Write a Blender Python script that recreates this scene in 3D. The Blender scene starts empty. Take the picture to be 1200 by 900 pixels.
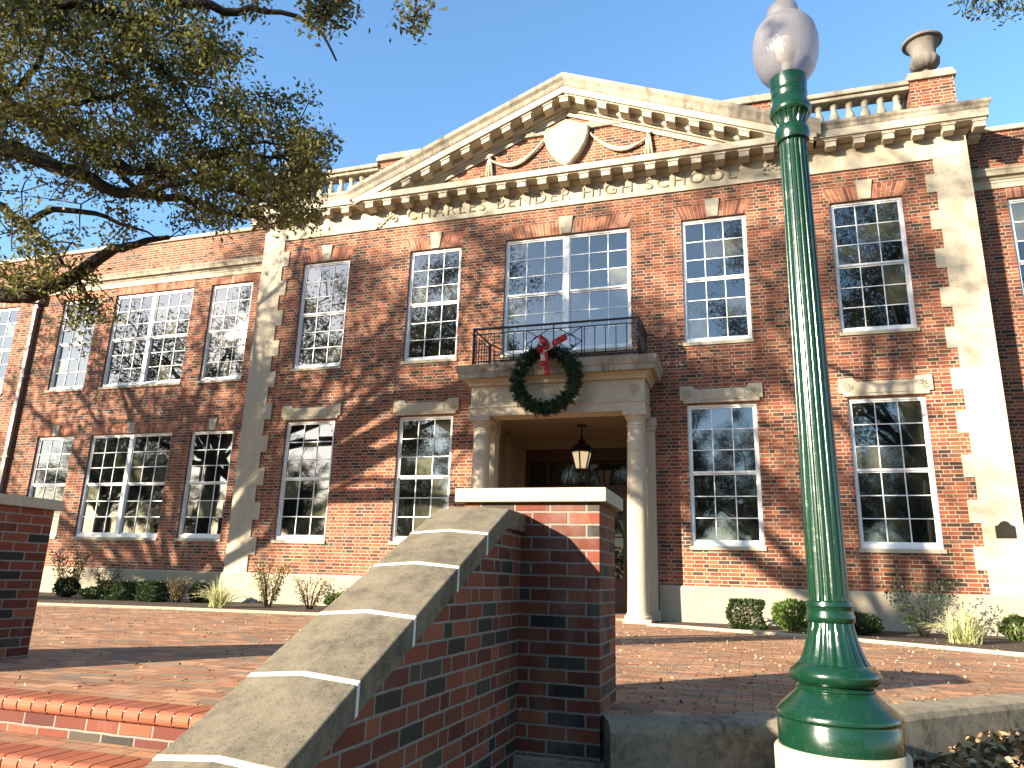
import bpy, math, random
import numpy as np
from mathutils import Vector, Matrix

# ------------------------------------------------------------------ camera, world, sun, exposure
sc = bpy.context.scene
COL = sc.collection
random.seed(7)
CAM = Vector((3.375, -13.86, 0.66))
YAW, PIT, ROL, FPX = -0.31296, 0.26046, 0.029846, 859.628
_F = Vector((math.sin(YAW) * math.cos(PIT), math.cos(YAW) * math.cos(PIT), math.sin(PIT)))
_R = Vector((math.cos(YAW), -math.sin(YAW), 0.0))
_U = _R.cross(_F)
CR = math.cos(ROL) * _R + math.sin(ROL) * _U
CU = -math.sin(ROL) * _R + math.cos(ROL) * _U
cam_d = bpy.data.cameras.new("camera")
cam = bpy.data.objects.new("camera", cam_d)
COL.objects.link(cam)
cam.matrix_world = Matrix(((CR.x, CU.x, -_F.x, CAM.x), (CR.y, CU.y, -_F.y, CAM.y), (CR.z, CU.z, -_F.z, CAM.z), (0, 0, 0, 1)))
cam_d.sensor_width = 36.0
cam_d.lens = FPX / 1200.0 * 36.0
cam_d.clip_start = 0.05
cam_d.clip_end = 2000.0
sc.camera = cam

SUN_DIR = Vector((0.597, 0.745, -0.298)).normalized()      # the way the light travels
SUN_EL = math.asin(-SUN_DIR.z)
w = bpy.data.worlds.new("World")
sc.world = w
w.use_nodes = True
wn = w.node_tree
bg = wn.nodes["Background"]
sky = wn.nodes.new("ShaderNodeTexSky")
sky.sky_type = 'NISHITA'
sky.sun_disc = False
sky.sun_elevation = SUN_EL
sky.sun_rotation = math.atan2(-SUN_DIR.x, -SUN_DIR.y)
sky.altitude = 20.0
sky.air_density = 1.0
sky.dust_density = 0.5
sky.ozone_density = 2.5
hsv = wn.nodes.new('ShaderNodeHueSaturation')
hsv.inputs['Saturation'].default_value = 1.1
hsv.inputs['Hue'].default_value = 0.497
wn.links.new(sky.outputs[0], hsv.inputs['Color'])
wn.links.new(hsv.outputs[0], bg.inputs[0])
bg.inputs[1].default_value = 0.10
sun_d = bpy.data.lights.new("sun", 'SUN')
sun_d.energy = 5.0
sun_d.angle = math.radians(0.5)
sun_d.color = (1.0, 0.88, 0.70)
sun = bpy.data.objects.new("sun", sun_d)
COL.objects.link(sun)
sun.rotation_euler = SUN_DIR.to_track_quat('-Z', 'Y').to_euler()
vs = sc.view_settings
vs.view_transform = 'Standard'
vs.look = 'None'
vs.exposure = 2.08
vs.gamma = 1.0
vs.use_curve_mapping = False
sc.cycles.use_denoising = True
sc.cycles.max_bounces = 6
sc.cycles.transparent_max_bounces = 8


def ray(x, y):
    return _F + CR * ((x - 600.0) / FPX) + CU * ((450.0 - y) / FPX)


def at(x, y, Y):
    d = ray(x, y)
    return CAM + d * ((Y - CAM.y) / d.y)


def proj(p):
    d = Vector(p) - CAM
    z = d.dot(_F)
    if z < 0.05:
        return None
    return 600 + FPX * d.dot(CR) / z, 450 - FPX * d.dot(CU) / z


# ------------------------------------------------------------------ mesh helpers
class MB:
    def __init__(self):
        self.v = []; self.f = []; self.m = []; self.t = []; self.s = []

    def face(self, idx, m=0, t=0.5, s=False):
        self.f.append(tuple(idx)); self.m.append(m); self.t.append(t); self.s.append(s)

    def poly(self, pts, m=0, t=0.5, s=False):
        b = len(self.v)
        self.v.extend([tuple(p) for p in pts])
        self.face(range(b, b + len(pts)), m, t, s)

    def hexa(self, p, m=0, t=0.5, skip=()):
        b = len(self.v)
        self.v.extend([tuple(q) for q in p])
        fs = [(0, 3, 2, 1), (4, 5, 6, 7), (0, 1, 5, 4), (1, 2, 6, 5), (2, 3, 7, 6), (3, 0, 4, 7)]
        for k, f in enumerate(fs):
            if k not in skip:
                self.face([b + i for i in f], m, t)

    def box(self, x0, x1, y0, y1, z0, z1, m=0, t=0.5, skip=()):
        self.hexa([(x0, y0, z0), (x1, y0, z0), (x1, y1, z0), (x0, y1, z0), (x0, y0, z1), (x1, y0, z1), (x1, y1, z1), (x0, y1, z1)], m, t, skip)

    def lathe(self, prof, c=(0, 0), n=24, mod=None, m=0, t=0.5, cap=True, axis=None):
        b = len(self.v)
        for r, z in prof:
            for i in range(n):
                a = 2 * math.pi * i / n
                rr = r * (mod(i, z) if mod else 1.0)
                self.v.append((c[0] + rr * math.cos(a), c[1] + rr * math.sin(a), z))
        for k in range(len(prof) - 1):
            for i in range(n):
                j = (i + 1) % n
                self.face((b + k * n + i, b + k * n + j, b + (k + 1) * n + j, b + (k + 1) * n + i), m, t, True)
        if cap:
            self.face([b + i for i in range(n)][::-1], m, t)
            e = b + (len(prof) - 1) * n
            self.face([e + i for i in range(n)], m, t)

    def tube(self, pts, rad, n=6, m=0, t=0.5, cap=True, smooth=True):
        pts = [Vector(p) for p in pts]
        if not hasattr(rad, '__len__'):
            rad = [rad] * len(pts)
        b = len(self.v)
        up = None
        for k, p in enumerate(pts):
            d = (pts[min(k + 1, len(pts) - 1)] - pts[max(k - 1, 0)])
            if d.length < 1e-9:
                d = Vector((0, 0, 1))
            d.normalize()
            if up is None:
                up = Vector((0, 0, 1)) if abs(d.z) < 0.9 else Vector((1, 0, 0))
            a = d.cross(up)
            if a.length < 1e-6:
                a = d.orthogonal()
            a.normalize()
            c = a.cross(d)
            up = c
            for i in range(n):
                th = 2 * math.pi * i / n
                q = p + (a * math.cos(th) + c * math.sin(th)) * rad[k]
                self.v.append((q.x, q.y, q.z))
        for k in range(len(pts) - 1):
            for i in range(n):
                j = (i + 1) % n
                self.face((b + k * n + i, b + k * n + j, b + (k + 1) * n + j, b + (k + 1) * n + i), m, t, smooth)
        if cap:
            self.face([b + i for i in range(n)][::-1], m, t)
            e = b + (len(pts) - 1) * n
            self.face([e + i for i in range(n)], m, t)

    def rings(self, rings, m=0, t=0.5, closed=True, cap=True, smooth=False):
        """skin a list of equal-length point rings"""
        b = len(self.v)
        n = len(rings[0])
        for r in rings:
            self.v.extend([tuple(p) for p in r])
        for k in range(len(rings) - 1):
            for i in range(n if closed else n - 1):
                j = (i + 1) % n
                self.face((b + k * n + i, b + (k + 1) * n + i, b + (k + 1) * n + j, b + k * n + j), m, t, smooth)
        if cap:
            self.face([b + i for i in range(n)], m, t)
            e = b + (len(rings) - 1) * n
            self.face([e + i for i in range(n)][::-1], m, t)

    def sweep(self, prof, path, m=0, t=0.5, cap=True):
        """profile (outward, z) swept along a plan path; outward is to the right of travel"""
        rings = []
        P = [Vector((a[0], a[1])) for a in path]
        for k, p in enumerate(P):
            ns = []
            if k > 0:
                d = (p - P[k - 1]).normalized(); ns.append(Vector((d.y, -d.x)))
            if k < len(P) - 1:
                d = (P[k + 1] - p).normalized(); ns.append(Vector((d.y, -d.x)))
            nn = ns[0] if len(ns) == 1 else (ns[0] + ns[1]) / (1 + ns[0].dot(ns[1]))
            rings.append([(p.x + nn.x * o, p.y + nn.y * o, z) for o, z in prof])
        self.rings(rings, m, t, True, cap)

    def prism(self, poly, y0, y1, m=0, t=0.5):
        """XZ outline (counter-clockwise seen from -Y) extruded from y0 (front) to y1"""
        n = len(poly)
        b = len(self.v)
        self.v.extend([(x, y0, z) for x, z in poly] + [(x, y1, z) for x, z in poly])
        self.face([b + i for i in range(n)], m, t)
        self.face([b + n + i for i in range(n)][::-1], m, t)
        for i in range(n):
            j = (i + 1) % n
            self.face((b + i, b + n + i, b + n + j, b + j), m, t)

    def build(self, name, mats, parent=None, bevel=0.0, sharp=None, seg=1):
        me = bpy.data.meshes.new(name)
        off = Vector((0, 0, 0))
        if parent is not None:
            p = parent
            while p is not None:
                off += p.location; p = p.parent
        me.from_pydata([(a - off.x, b - off.y, c - off.z) for a, b, c in self.v], [], self.f)
        if not isinstance(mats, (list, tuple)):
            mats = [mats]
        for mm in mats:
            me.materials.append(mm)
        me.polygons.foreach_set('material_index', self.m)
        me.polygons.foreach_set('use_smooth', self.s)
        at_ = me.attributes.new('tint', 'FLOAT', 'FACE')
        at_.data.foreach_set('value', self.t)
        me.update()
        if sharp is not None:
            me.set_sharp_from_angle(angle=math.radians(sharp))
        o = bpy.data.objects.new(name, me)
        COL.objects.link(o)
        o.parent = parent
        if bevel > 0:
            bm = o.modifiers.new('bevel', 'BEVEL')
            bm.width = bevel; bm.segments = seg; bm.limit_method = 'ANGLE'; bm.angle_limit = math.radians(40)
        return o


def raw(name, v, f4, mat, parent=None, tint=None, smooth=False):
    """fast build of many quads from numpy arrays"""
    me = bpy.data.meshes.new(name)
    off = Vector((0, 0, 0)); p = parent
    while p is not None:
        off += p.location; p = p.parent
    v = np.asarray(v, dtype=np.float64) - np.array(off)
    n = len(f4)
    me.vertices.add(len(v)); me.vertices.foreach_set('co', v.astype(np.float32).ravel())
    me.loops.add(4 * n); me.loops.foreach_set('vertex_index', np.asarray(f4, np.int32).ravel())
    me.polygons.add(n); me.polygons.foreach_set('loop_start', np.arange(0, 4 * n, 4, dtype=np.int32))
    me.update(calc_edges=True)
    me.materials.append(mat)
    if tint is not None:
        a = me.attributes.new('tint', 'FLOAT', 'FACE'); a.data.foreach_set('value', np.asarray(tint, np.float32))
    o = bpy.data.objects.new(name, me)
    COL.objects.link(o); o.parent = parent
    return o


def tag(o, label=None, cat=None, group=None, kind=None):
    if label: o['label'] = label
    if cat: o['category'] = cat
    if group: o['group'] = group
    if kind: o['kind'] = kind
    return o


def empty(name, loc, label, cat, group=None):
    o = bpy.data.objects.new(name, None)
    COL.objects.link(o)
    o.location = loc
    o.empty_display_size = 0.2
    return tag(o, label, cat, group)


def copy_tree(o, parent=None):
    c = o.copy(); COL.objects.link(c); c.parent = parent
    for ch in list(o.children):
        copy_tree(ch, c)
    return c


# ------------------------------------------------------------------ material helpers
class NT:
    def __init__(self, name):
        self.mat = bpy.data.materials.new(name)
        self.mat.use_nodes = True
        self.t = self.mat.node_tree
        self.b = self.t.nodes["Principled BSDF"]

    def link(self, a, b): self.t.links.new(a, b)

    def node(self, ty, **kw):
        n = self.t.nodes.new(ty)
        for k, v in kw.items(): setattr(n, k, v)
        return n

    def m(self, op, a, b=None, c=None, clamp=False):
        n = self.node('ShaderNodeMath', operation=op); n.use_clamp = clamp
        for i, x in enumerate((a, b, c)):
            if x is None: continue
            if isinstance(x, (int, float)): n.inputs[i].default_value = x
            else: self.link(x, n.inputs[i])
        return n.outputs[0]

    def mix(self, f, a, b, mode='MIX'):
        n = self.node('ShaderNodeMix', data_type='RGBA', blend_type=mode)
        for s, x in ((n.inputs[0], f), (n.inputs[6], a), (n.inputs[7], b)):
            if isinstance(x, (int, float)): s.default_value = x
            elif isinstance(x, (tuple, list)): s.default_value = (x[0], x[1], x[2], 1)
            else: self.link(x, s)
        return n.outputs[2]

    def noise(self, scale, detail=4, rough=0.55, vec=None, dist=0.0):
        n = self.node('ShaderNodeTexNoise')
        n.inputs['Scale'].default_value = scale; n.inputs['Detail'].default_value = detail
        n.inputs['Roughness'].default_value = rough; n.inputs['Distortion'].default_value = dist
        self.link(vec if vec is not None else self.pos(), n.inputs['Vector'])
        return n.outputs['Fac']

    def pos(self):
        if not hasattr(self, '_g'): self._g = self.node('ShaderNodeNewGeometry')
        return self._g.outputs['Position']

    def nrm(self):
        self.pos(); return self._g.outputs['True Normal']

    def scaled(self, vec, s):
        n = self.node('ShaderNodeVectorMath', operation='MULTIPLY')
        self.link(vec, n.inputs[0]); n.inputs[1].default_value = s
        return n.outputs[0]

    def ramp(self, fac, stops, interp='LINEAR'):
        n = self.node('ShaderNodeValToRGB'); r = n.color_ramp; r.interpolation = interp
        while len(r.elements) < len(stops): r.elements.new(0.5)
        for e, (p, c) in zip(r.elements, stops):
            e.position = p
            e.color = (c, c, c, 1) if isinstance(c, (int, float)) else (c[0], c[1], c[2], 1)
        self.link(fac, n.inputs[0])
        return n.outputs[0]

    def tint(self):
        n = self.node('ShaderNodeAttribute'); n.attribute_name = 'tint'
        return n.outputs['Fac']

    def set(self, color=None, rough=None, metal=None, spec=None, ior=None):
        for k, x in (('Base Color', color), ('Roughness', rough), ('Metallic', metal), ('Specular IOR Level', spec), ('IOR', ior)):
            if x is None: continue
            s = self.b.inputs[k]
            if isinstance(x, (int, float)): s.default_value = x
            elif isinstance(x, (tuple, list)): s.default_value = (x[0], x[1], x[2], 1)
            else: self.link(x, s)

    def bump(self, h, strength=0.4, dist=0.01):
        n = self.node('ShaderNodeBump')
        n.inputs['Strength'].default_value = strength; n.inputs['Distance'].default_value = dist
        self.link(h, n.inputs['Height']); self.link(n.outputs[0], self.b.inputs['Normal'])


KA = 0.78      # overall reflectance of the masonry


def brick_mat(name, stops, mortar, L=0.2032, H=0.0677, J=0.011, bond='flemish', off=(0, 0), dirt=0.25, stain=None):
    T = NT(name)
    p = T.node('ShaderNodeSeparateXYZ'); T.link(T.pos(), p.inputs[0])
    n = T.node('ShaderNodeSeparateXYZ'); T.link(T.nrm(), n.inputs[0])
    nx = T.m('GREATER_THAN', T.m('ABSOLUTE', n.outputs[0]), 0.6)
    nz = T.m('GREATER_THAN', T.m('ABSOLUTE', n.outputs[2]), 0.7)

    def lerp(f, a, b): return T.m('ADD', T.m('MULTIPLY', a, T.m('SUBTRACT', 1.0, f)), T.m('MULTIPLY', b, f))
    wob = T.m('MULTIPLY', T.m('SUBTRACT', T.noise(11, 3), 0.5), 0.009)
    u = T.m('ADD', T.m('ADD', lerp(nx, p.outputs[0], T.m('ADD', p.outputs[1], 0.05)), 50.0 + off[0]), wob)
    v = T.m('ADD', T.m('ADD', lerp(nz, p.outputs[2], p.outputs[1]), 40.0 + off[1]), wob)
    vr = T.m('DIVIDE', v, H)
    row = T.m('FLOOR', vr)
    fv = T.m('FRACT', vr)
    par = T.m('MODULO', row, 2.0)
    uo = T.m('ADD', u, T.m('MULTIPLY', T.node('ShaderNodeValue').outputs[0], 0.0))
    # course A: stretchers; course B: stretcher + header (or a half-brick shift)
    uA = T.m('DIVIDE', u, L)
    fA = T.m('MULTIPLY', T.m('FRACT', uA), L)
    if bond == 'flemish':
        W = 1.5 * L
        uB = T.m('ADD', T.m('DIVIDE', u, W), 0.17)
        fB0 = T.m('MULTIPLY', T.m('FRACT', uB), W)
        hd = T.m('GREATER_THAN', fB0, L)
        fB = T.m('SUBTRACT', fB0, T.m('MULTIPLY', hd, L))
        wB = T.m('SUBTRACT', L, T.m('MULTIPLY', hd, L / 2))
        iB = T.m('ADD', T.m('MULTIPLY', T.m('FLOOR', uB), 2.0), hd)
    else:
        uB = T.m('ADD', uA, 0.5)
        fB = T.m('MULTIPLY', T.m('FRACT', uB), L)
        wB = L
        iB = T.m('FLOOR', uB)
    fu = lerp(par, fA, fB)
    wu = lerp(par, L, wB)
    iu = lerp(par, T.m('FLOOR', uA), iB)
    du = T.m('MINIMUM', fu, T.m('SUBTRACT', wu, fu))
    dv = T.m('MULTIPLY', T.m('MINIMUM', fv, T.m('SUBTRACT', 1.0, fv)), H)
    d = T.m('MINIMUM', du, dv)
    d = T.m('ADD', d, T.m('MULTIPLY', T.m('SUBTRACT', T.noise(60, 2), 0.5), 0.004))
    mr = T.node('ShaderNodeMapRange'); mr.interpolation_type = 'SMOOTHSTEP'
    T.link(d, mr.inputs[0])
    mr.inputs[1].default_value = J / 2 - 0.0012; mr.inputs[2].default_value = J / 2 + 0.0018
    mask = mr.outputs[0]
    cv = T.node('ShaderNodeCombineXYZ'); T.link(iu, cv.inputs[0]); T.link(row, cv.inputs[1]); T.link(nx, cv.inputs[2])
    wnz = T.node('ShaderNodeTexWhiteNoise', noise_dimensions='3D'); T.link(cv.outputs[0], wnz.inputs['Vector'])
    rnd = wnz.outputs['Value']
    c = T.ramp(rnd, stops, 'CONSTANT')
    sep = T.node('ShaderNodeSeparateColor'); T.link(wnz.outputs['Color'], sep.inputs[0])
    val = T.m('ADD', 0.72, T.m('MULTIPLY', sep.outputs[1], 0.44))
    grit = T.m('ADD', 0.8, T.m('MULTIPLY', T.noise(95, 5, 0.7), 0.4))
    k = T.m('MULTIPLY', T.m('MULTIPLY', val, grit), KA)
    mortar = tuple(x * KA for x in mortar)
    cc = T.node('ShaderNodeVectorMath', operation='SCALE'); T.link(c, cc.inputs[0]); T.link(k, cc.inputs[3])
    mort = T.mix(T.noise(30, 4), tuple(x * 0.75 for x in mortar), mortar)
    col = T.mix(mask, mort, cc.outputs[0])
    big = T.ramp(T.noise(0.9, 5, 0.6), [(0.35, 1.0 - dirt), (0.65, 1.0)])
    col = T.mix(1.0, col, big, 'MULTIPLY')
    if stain:
        s = T.ramp(T.noise(2.2, 6, 0.65, T.scaled(T.pos(), (1, 1, 0.5))), [(0.55, 0.0), (0.72, 1.0)])
        col = T.mix(T.m('MULTIPLY', s, stain[3]), col, stain[:3])
    T.set(col, T.m('SUBTRACT', 0.93, T.m('MULTIPLY', mask, 0.12)), spec=0.3)
    hgt = T.m('ADD', T.m('MULTIPLY', mask, T.m('ADD', 0.85, T.m('MULTIPLY', sep.outputs[2], 0.25))), T.m('MULTIPLY', T.noise(70, 4, 0.7), 0.35))
    T.bump(hgt, 0.7, 0.008)
    return T.mat


def stone_mat(name, base, dark, amt=0.5, streak=False, scale=1.6, lo=0.45, hi=0.75, rough=0.9, fine=60, joint=None):
    T = NT(name)
    vec = T.scaled(T.pos(), (1.0, 1.0, 0.22)) if streak else T.pos()
    s = T.ramp(T.noise(scale, 7, 0.68, vec, 0.4), [(lo, 0.0), (hi, 1.0)])
    s2 = T.ramp(T.noise(scale * 7, 6, 0.7, vec), [(0.4, 0.3), (0.7, 1.0)])
    f = T.m('MULTIPLY', T.m('MULTIPLY', s, s2), amt)
    c = T.mix(f, tuple(x * KA for x in base), tuple(x * KA for x in dark))
    g = T.m('ADD', 0.86, T.m('MULTIPLY', T.noise(fine, 5, 0.75), 0.28))
    cc = T.node('ShaderNodeVectorMath', operation='SCALE'); T.link(c, cc.inputs[0]); T.link(g, cc.inputs[3])
    col = cc.outputs[0]
    T.set(col, rough, spec=0.25)
    pit = T.ramp(T.noise(fine * .9, 3, 0.6), [(0.33, 0.55), (0.42, 1.0)])
    T.b.inputs['Base Color'].default_value = (1, 1, 1, 1)
    T.set(T.mix(1.0, col, pit, 'MULTIPLY'))
    T.bump(T.m('ADD', T.noise(fine * 1.4, 5, 0.7), T.m('MULTIPLY', pit, 0.6)), 0.4, 0.006)
    return T.mat


def plain(name, color, rough=0.5, metal=0.0, spec=0.5, var=0.12, bump=0.0, scale=30):
    T = NT(name)
    g = T.m('ADD', 1.0 - var / 2, T.m('MULTIPLY', T.noise(scale, 4), var))
    c = T.node('ShaderNodeVectorMath', operation='SCALE'); c.inputs[0].default_value = color; T.link(g, c.inputs[3])
    T.set(c.outputs[0], rough, metal, spec)
    if bump: T.bump(T.noise(scale * 2, 4), bump, 0.004)
    return T.mat


def leaf_mat(name, dark, light, trans=0.35, rough=0.5, spec=0.25):
    T = NT(name)
    c = T.mix(T.tint(), dark, light)
    T.set(c, rough, spec=spec)
    tr = T.node('ShaderNodeBsdfTranslucent'); T.link(T.mix(0.5, c, tuple(min(1, x * 1.6) for x in light)), tr.inputs[0])
    mx = T.node('ShaderNodeMixShader'); mx.inputs[0].default_value = trans
    T.link(T.b.outputs[0], mx.inputs[1]); T.link(tr.outputs[0], mx.inputs[2])
    T.link(mx.outputs[0], T.t.nodes['Material Output'].inputs[0])
    return T.mat


def tinted(name, stops, rough=0.85, bump=0.5, grit=0.4):
    T = NT(name)
    c = T.ramp(T.tint(), stops)
    g = T.m('ADD', KA * (1 - grit / 2), T.m('MULTIPLY', T.noise(90, 5, 0.7), grit * KA))
    cc = T.node('ShaderNodeVectorMath', operation='SCALE'); T.link(c, cc.inputs[0]); T.link(g, cc.inputs[3])
    T.set(cc.outputs[0], rough, spec=0.3)
    T.bump(T.noise(80, 4, 0.7), bump, 0.004)
    return T.mat


M = {}
M['brick'] = brick_mat('school_brick',
    [(0.0, (.32, .074, .033)), (0.17, (.37, .105, .046)), (0.34, (.24, .055, .028)), (0.5, (.34, .090, .040)), (0.63, (.16, .045, .028)), (0.78, (.075, .038, .028)), (0.9, (.28, .115, .062))],
    (.49, .395, .27), J=0.0135, dirt=0.3)
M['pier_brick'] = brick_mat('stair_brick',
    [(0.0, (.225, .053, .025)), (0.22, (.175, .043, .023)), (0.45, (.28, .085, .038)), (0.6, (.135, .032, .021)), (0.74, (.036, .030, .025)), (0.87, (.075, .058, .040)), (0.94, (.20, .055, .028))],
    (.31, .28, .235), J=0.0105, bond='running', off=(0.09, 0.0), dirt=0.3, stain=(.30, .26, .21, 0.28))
M['paver'] = brick_mat('paving_brick',
    [(0.0, (.52, .255, .13)), (0.25, (.44, .195, .105)), (0.5, (.55, .30, .165)), (0.7, (.41, .235, .145)), (0.85, (.33, .225, .155))],
    (.18, .125, .08), L=0.204, H=0.104, J=0.007, bond='running', dirt=0.25, stain=(.45, .34, .2, 0.5))
M['base_stone'] = stone_mat('base_stone', (.40, .345, .25), (.19, .16, .115), 0.7, True, 1.1, 0.42, 0.75)
M['stone'] = stone_mat('cast_stone', (.51, .44, .325), (.24, .20, .145), 0.65, True, 1.3, 0.45, 0.75)
M['letter_stone'] = stone_mat('letter_stone', (.31, .255, .175), (.24, .20, .145), 0.6, True, 3)
M['porch_stone'] = stone_mat('darkened_porch_stone', (.27, .215, .145), (.15, .12, .085), 0.4, False, 1.5)  # tan stone darkened; the porch's shade is partly put into the colour
M['stone_weathered'] = stone_mat('weathered_stone', (.47, .40, .30), (.075, .062, .045), 0.92, True, 1.5, 0.36, 0.60)
M['coping'] = stone_mat('coping_stone', (.225, .188, .13), (.032, .028, .021), 0.95, False, 2.6, 0.33, 0.6, fine=130)
M['cap_stone'] = stone_mat('pier_cap_stone', (.52, .45, .33), (.30, .24, .155), 0.6, True, 6, 0.4, 0.75, fine=120)
M['concrete'] = stone_mat('curb_concrete', (.34, .285, .20), (.032, .027, .020), 0.95, False, 2.6, 0.36, 0.6, fine=90)
M['mortar'] = plain('white_mortar', (.58, .56, .52), 0.95, var=0.2, bump=0.4, scale=120)
M['mortar_wall'] = plain('wall_mortar', (.42, .34, .23), 0.95, var=0.25, bump=0.3, scale=60)
M['white'] = plain('white_window_paint', (.70, .70, .68), 0.4, var=0.08)
M['arch'] = tinted('arch_brick', [(0.0, (.20, .065, .045)), (0.4, (.38, .12, .065)), (0.75, (.46, .17, .09)), (1.0, (.34, .17, .11))])
M['nosing'] = tinted('step_nosing_brick', [(0.0, (.28, .075, .036)), (0.5, (.38, .11, .05)), (1.0, (.31, .10, .055))], 0.75, 0.3, 0.25)
M['iron'] = plain('black_iron', (.012, .012, .013), 0.45, 0.2)
M['bronze'] = plain('bronze_plaque', (.035, .028, .02), 0.5, 0.7)
def lamp_paint():
    T = NT('green_lamp_paint')
    w1 = T.ramp(T.noise(14, 6, 0.7), [(0.55, 0.0), (0.75, 1.0)])
    sp = T.ramp(T.noise(130, 3, 0.6), [(0.66, 0.0), (0.72, 1.0)])
    col = T.mix(T.m('MULTIPLY', w1, 0.35), (.0035, .024, .012), (.022, .045, .026))
    col = T.mix(T.m('MULTIPLY', sp, 0.5), col, (.12, .12, .085))
    T.set(col, T.m('ADD', 0.2, T.m('MULTIPLY', w1, 0.3)), spec=0.5)
    T.bump(T.noise(40, 4, 0.6), 0.12, 0.004)
    return T.mat


M['green'] = lamp_paint()
M['wood'] = plain('dark_door_wood', (.035, .011, .007), 0.5, var=0.4, scale=14)
M['roof'] = plain('roof_gravel', (.22, .21, .2), 0.95)
M['downspout'] = plain('downspout_metal', (.16, .12, .10), 0.5, 0.3)
M['leaf'] = leaf_mat('oak_leaf', (.020, .027, .008), (.17, .155, .038), 0.42)
M['leaf_shade'] = leaf_mat('shaded_oak_leaf', (.012, .017, .006), (.055, .060, .017), 0.15)  # darker oak leaf; the crowns' shaded side is put into the colour
M['leaf_dark'] = leaf_mat('shrub_leaf', (.010, .020, .007), (.05, .075, .022), 0.2)
M['leaf_bright'] = leaf_mat('bright_shrub_leaf', (.04, .08, .015), (.16, .22, .05), 0.3)
M['leaf_red'] = leaf_mat('reddish_shrub_leaf', (.055, .05, .02), (.20, .13, .06), 0.3)
M['blade'] = leaf_mat('striped_blade', (.10, .16, .03), (.68, .62, .34), 0.35)
M['needle'] = leaf_mat('wreath_needle', (.004, .012, .006), (.035, .065, .03), 0.1, 0.5)
M['litter'] = tinted('dry_leaf', [(0.0, (.13, .07, .03)), (0.4, (.28, .165, .075)), (0.75, (.42, .30, .15)), (1.0, (.55, .44, .25))], 0.8, 0.2, 0.2)
M['soil'] = stone_mat('soil', (.085, .06, .04), (.03, .022, .015), 0.8, False, 4, 0.35, 0.7, fine=40)
M['bark'] = stone_mat('bark', (.045, .036, .028), (.012, .010, .009), 0.9, True, 7, 0.35, 0.6, fine=45)
M['ribbon'] = tinted('red_ribbon', [(0.0, (.28, .004, .012)), (0.6, (.45, .012, .02)), (0.97, (.5, .03, .04)), (1.0, (.75, .6, .58))], 0.45, 0.1, 0.15)
M['gray_stone'] = stone_mat('urn_stone', (.20, .175, .15), (.05, .045, .04), 0.85, True, 5, 0.35, 0.7)


def glass_mat(nm='window_glass', ior=2.2):
    T = NT(nm)
    c = T.mix(T.tint(), (.006, .007, .006), (.13, .125, .075))
    T.set(c, 0.02, spec=0.5, ior=ior)
    T.bump(T.noise(1.6, 2, 0.5), 0.045, 0.02)
    return T.mat


M['glass'] = glass_mat()
M['door_glass'] = glass_mat('door_glass', 1.42)


def globe_mat():
    T = NT('frosted_globe')
    n = T.noise(70, 4, 0.7)
    c = T.mix(n, (.22, .205, .20), (.46, .44, .43))
    T.set(c, 0.28, spec=0.6)
    tr = T.node('ShaderNodeBsdfTranslucent'); tr.inputs[0].default_value = (.34, .32, .34, 1)
    tp = T.node('ShaderNodeBsdfTransparent'); tp.inputs[0].default_value = (.74, .72, .74, 1)
    mx = T.node('ShaderNodeMixShader'); mx.inputs[0].default_value = 0.42
    m2 = T.node('ShaderNodeMixShader'); m2.inputs[0].default_value = 0.46
    T.link(T.b.outputs[0], mx.inputs[1]); T.link(tr.outputs[0], mx.inputs[2])
    T.link(mx.outputs[0], m2.inputs[1]); T.link(tp.outputs[0], m2.inputs[2])
    T.link(m2.outputs[0], T.t.nodes['Material Output'].inputs[0])
    T.bump(T.noise(110, 3, 0.6, T.scaled(T.pos(), (1, 1, 0.4))), 0.5, 0.006)
    return T.mat


M['globe'] = globe_mat()


def lantern_glass():
    T = NT('lantern_glass')
    T.set((.75, .62, .42), 0.5)
    T.b.inputs['Emission Color'].default_value = (1.0, .78, .48, 1)
    T.b.inputs['Emission Strength'].default_value = 0.15
    return T.mat


M['lantern'] = lantern_glass()

# ------------------------------------------------------------------ setting: ground, plaza, kerbs, beds
def smooth(a, b, x):
    t = min(1, max(0, (x - a) / (b - a)))
    return t * t * (3 - 2 * t)


def ground_z(x, y):
    return -1.0 + 0.64 * smooth(-14.2, -9.2, y) + 0.15 * smooth(3.6, 4.8, x) * smooth(-12.5, -9.5, y)


g = MB()
xs = [-400, -150, -60, -30, -20, -14, -10] + [-8 + 0.5 * i for i in range(45)] + [18, 24, 40, 90, 200, 400]
ys = [-400, -150, -70, -40, -28, -22, -18] + [-16 + 0.4 * i for i in range(26)] + [-4, 0, 10, 30, 100, 400]
for j, y in enumerate(ys):
    for x in xs:
        bump = 0.02 * math.sin(x * 1.7) * math.cos(y * 2.3) if abs(x) < 15 and -16 < y < -5 else 0
        g.v.append((x, y, ground_z(x, y) + bump))
nx_ = len(xs)
for j in range(len(ys) - 1):
    for i in range(nx_ - 1):
        g.face((j * nx_ + i, j * nx_ + i + 1, (j + 1) * nx_ + i + 1, (j + 1) * nx_ + i), 0, .5, True)
T = NT('lawn_soil')
gn = T.ramp(T.noise(0.35, 5), [(0.4, (.06, .045, .028)), (0.6, (.075, .075, .03))])
gf = T.mix(T.noise(30, 6, 0.75), (.35, .3, .25), (1.5, 1.4, 1.3))
T.set(T.mix(1.0, gn, gf, 'MULTIPLY'), 0.95, spec=0.1)
T.bump(T.noise(22, 6, 0.75), 0.9, 0.03)
tag(g.build('ground', T.mat), kind='structure')

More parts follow.
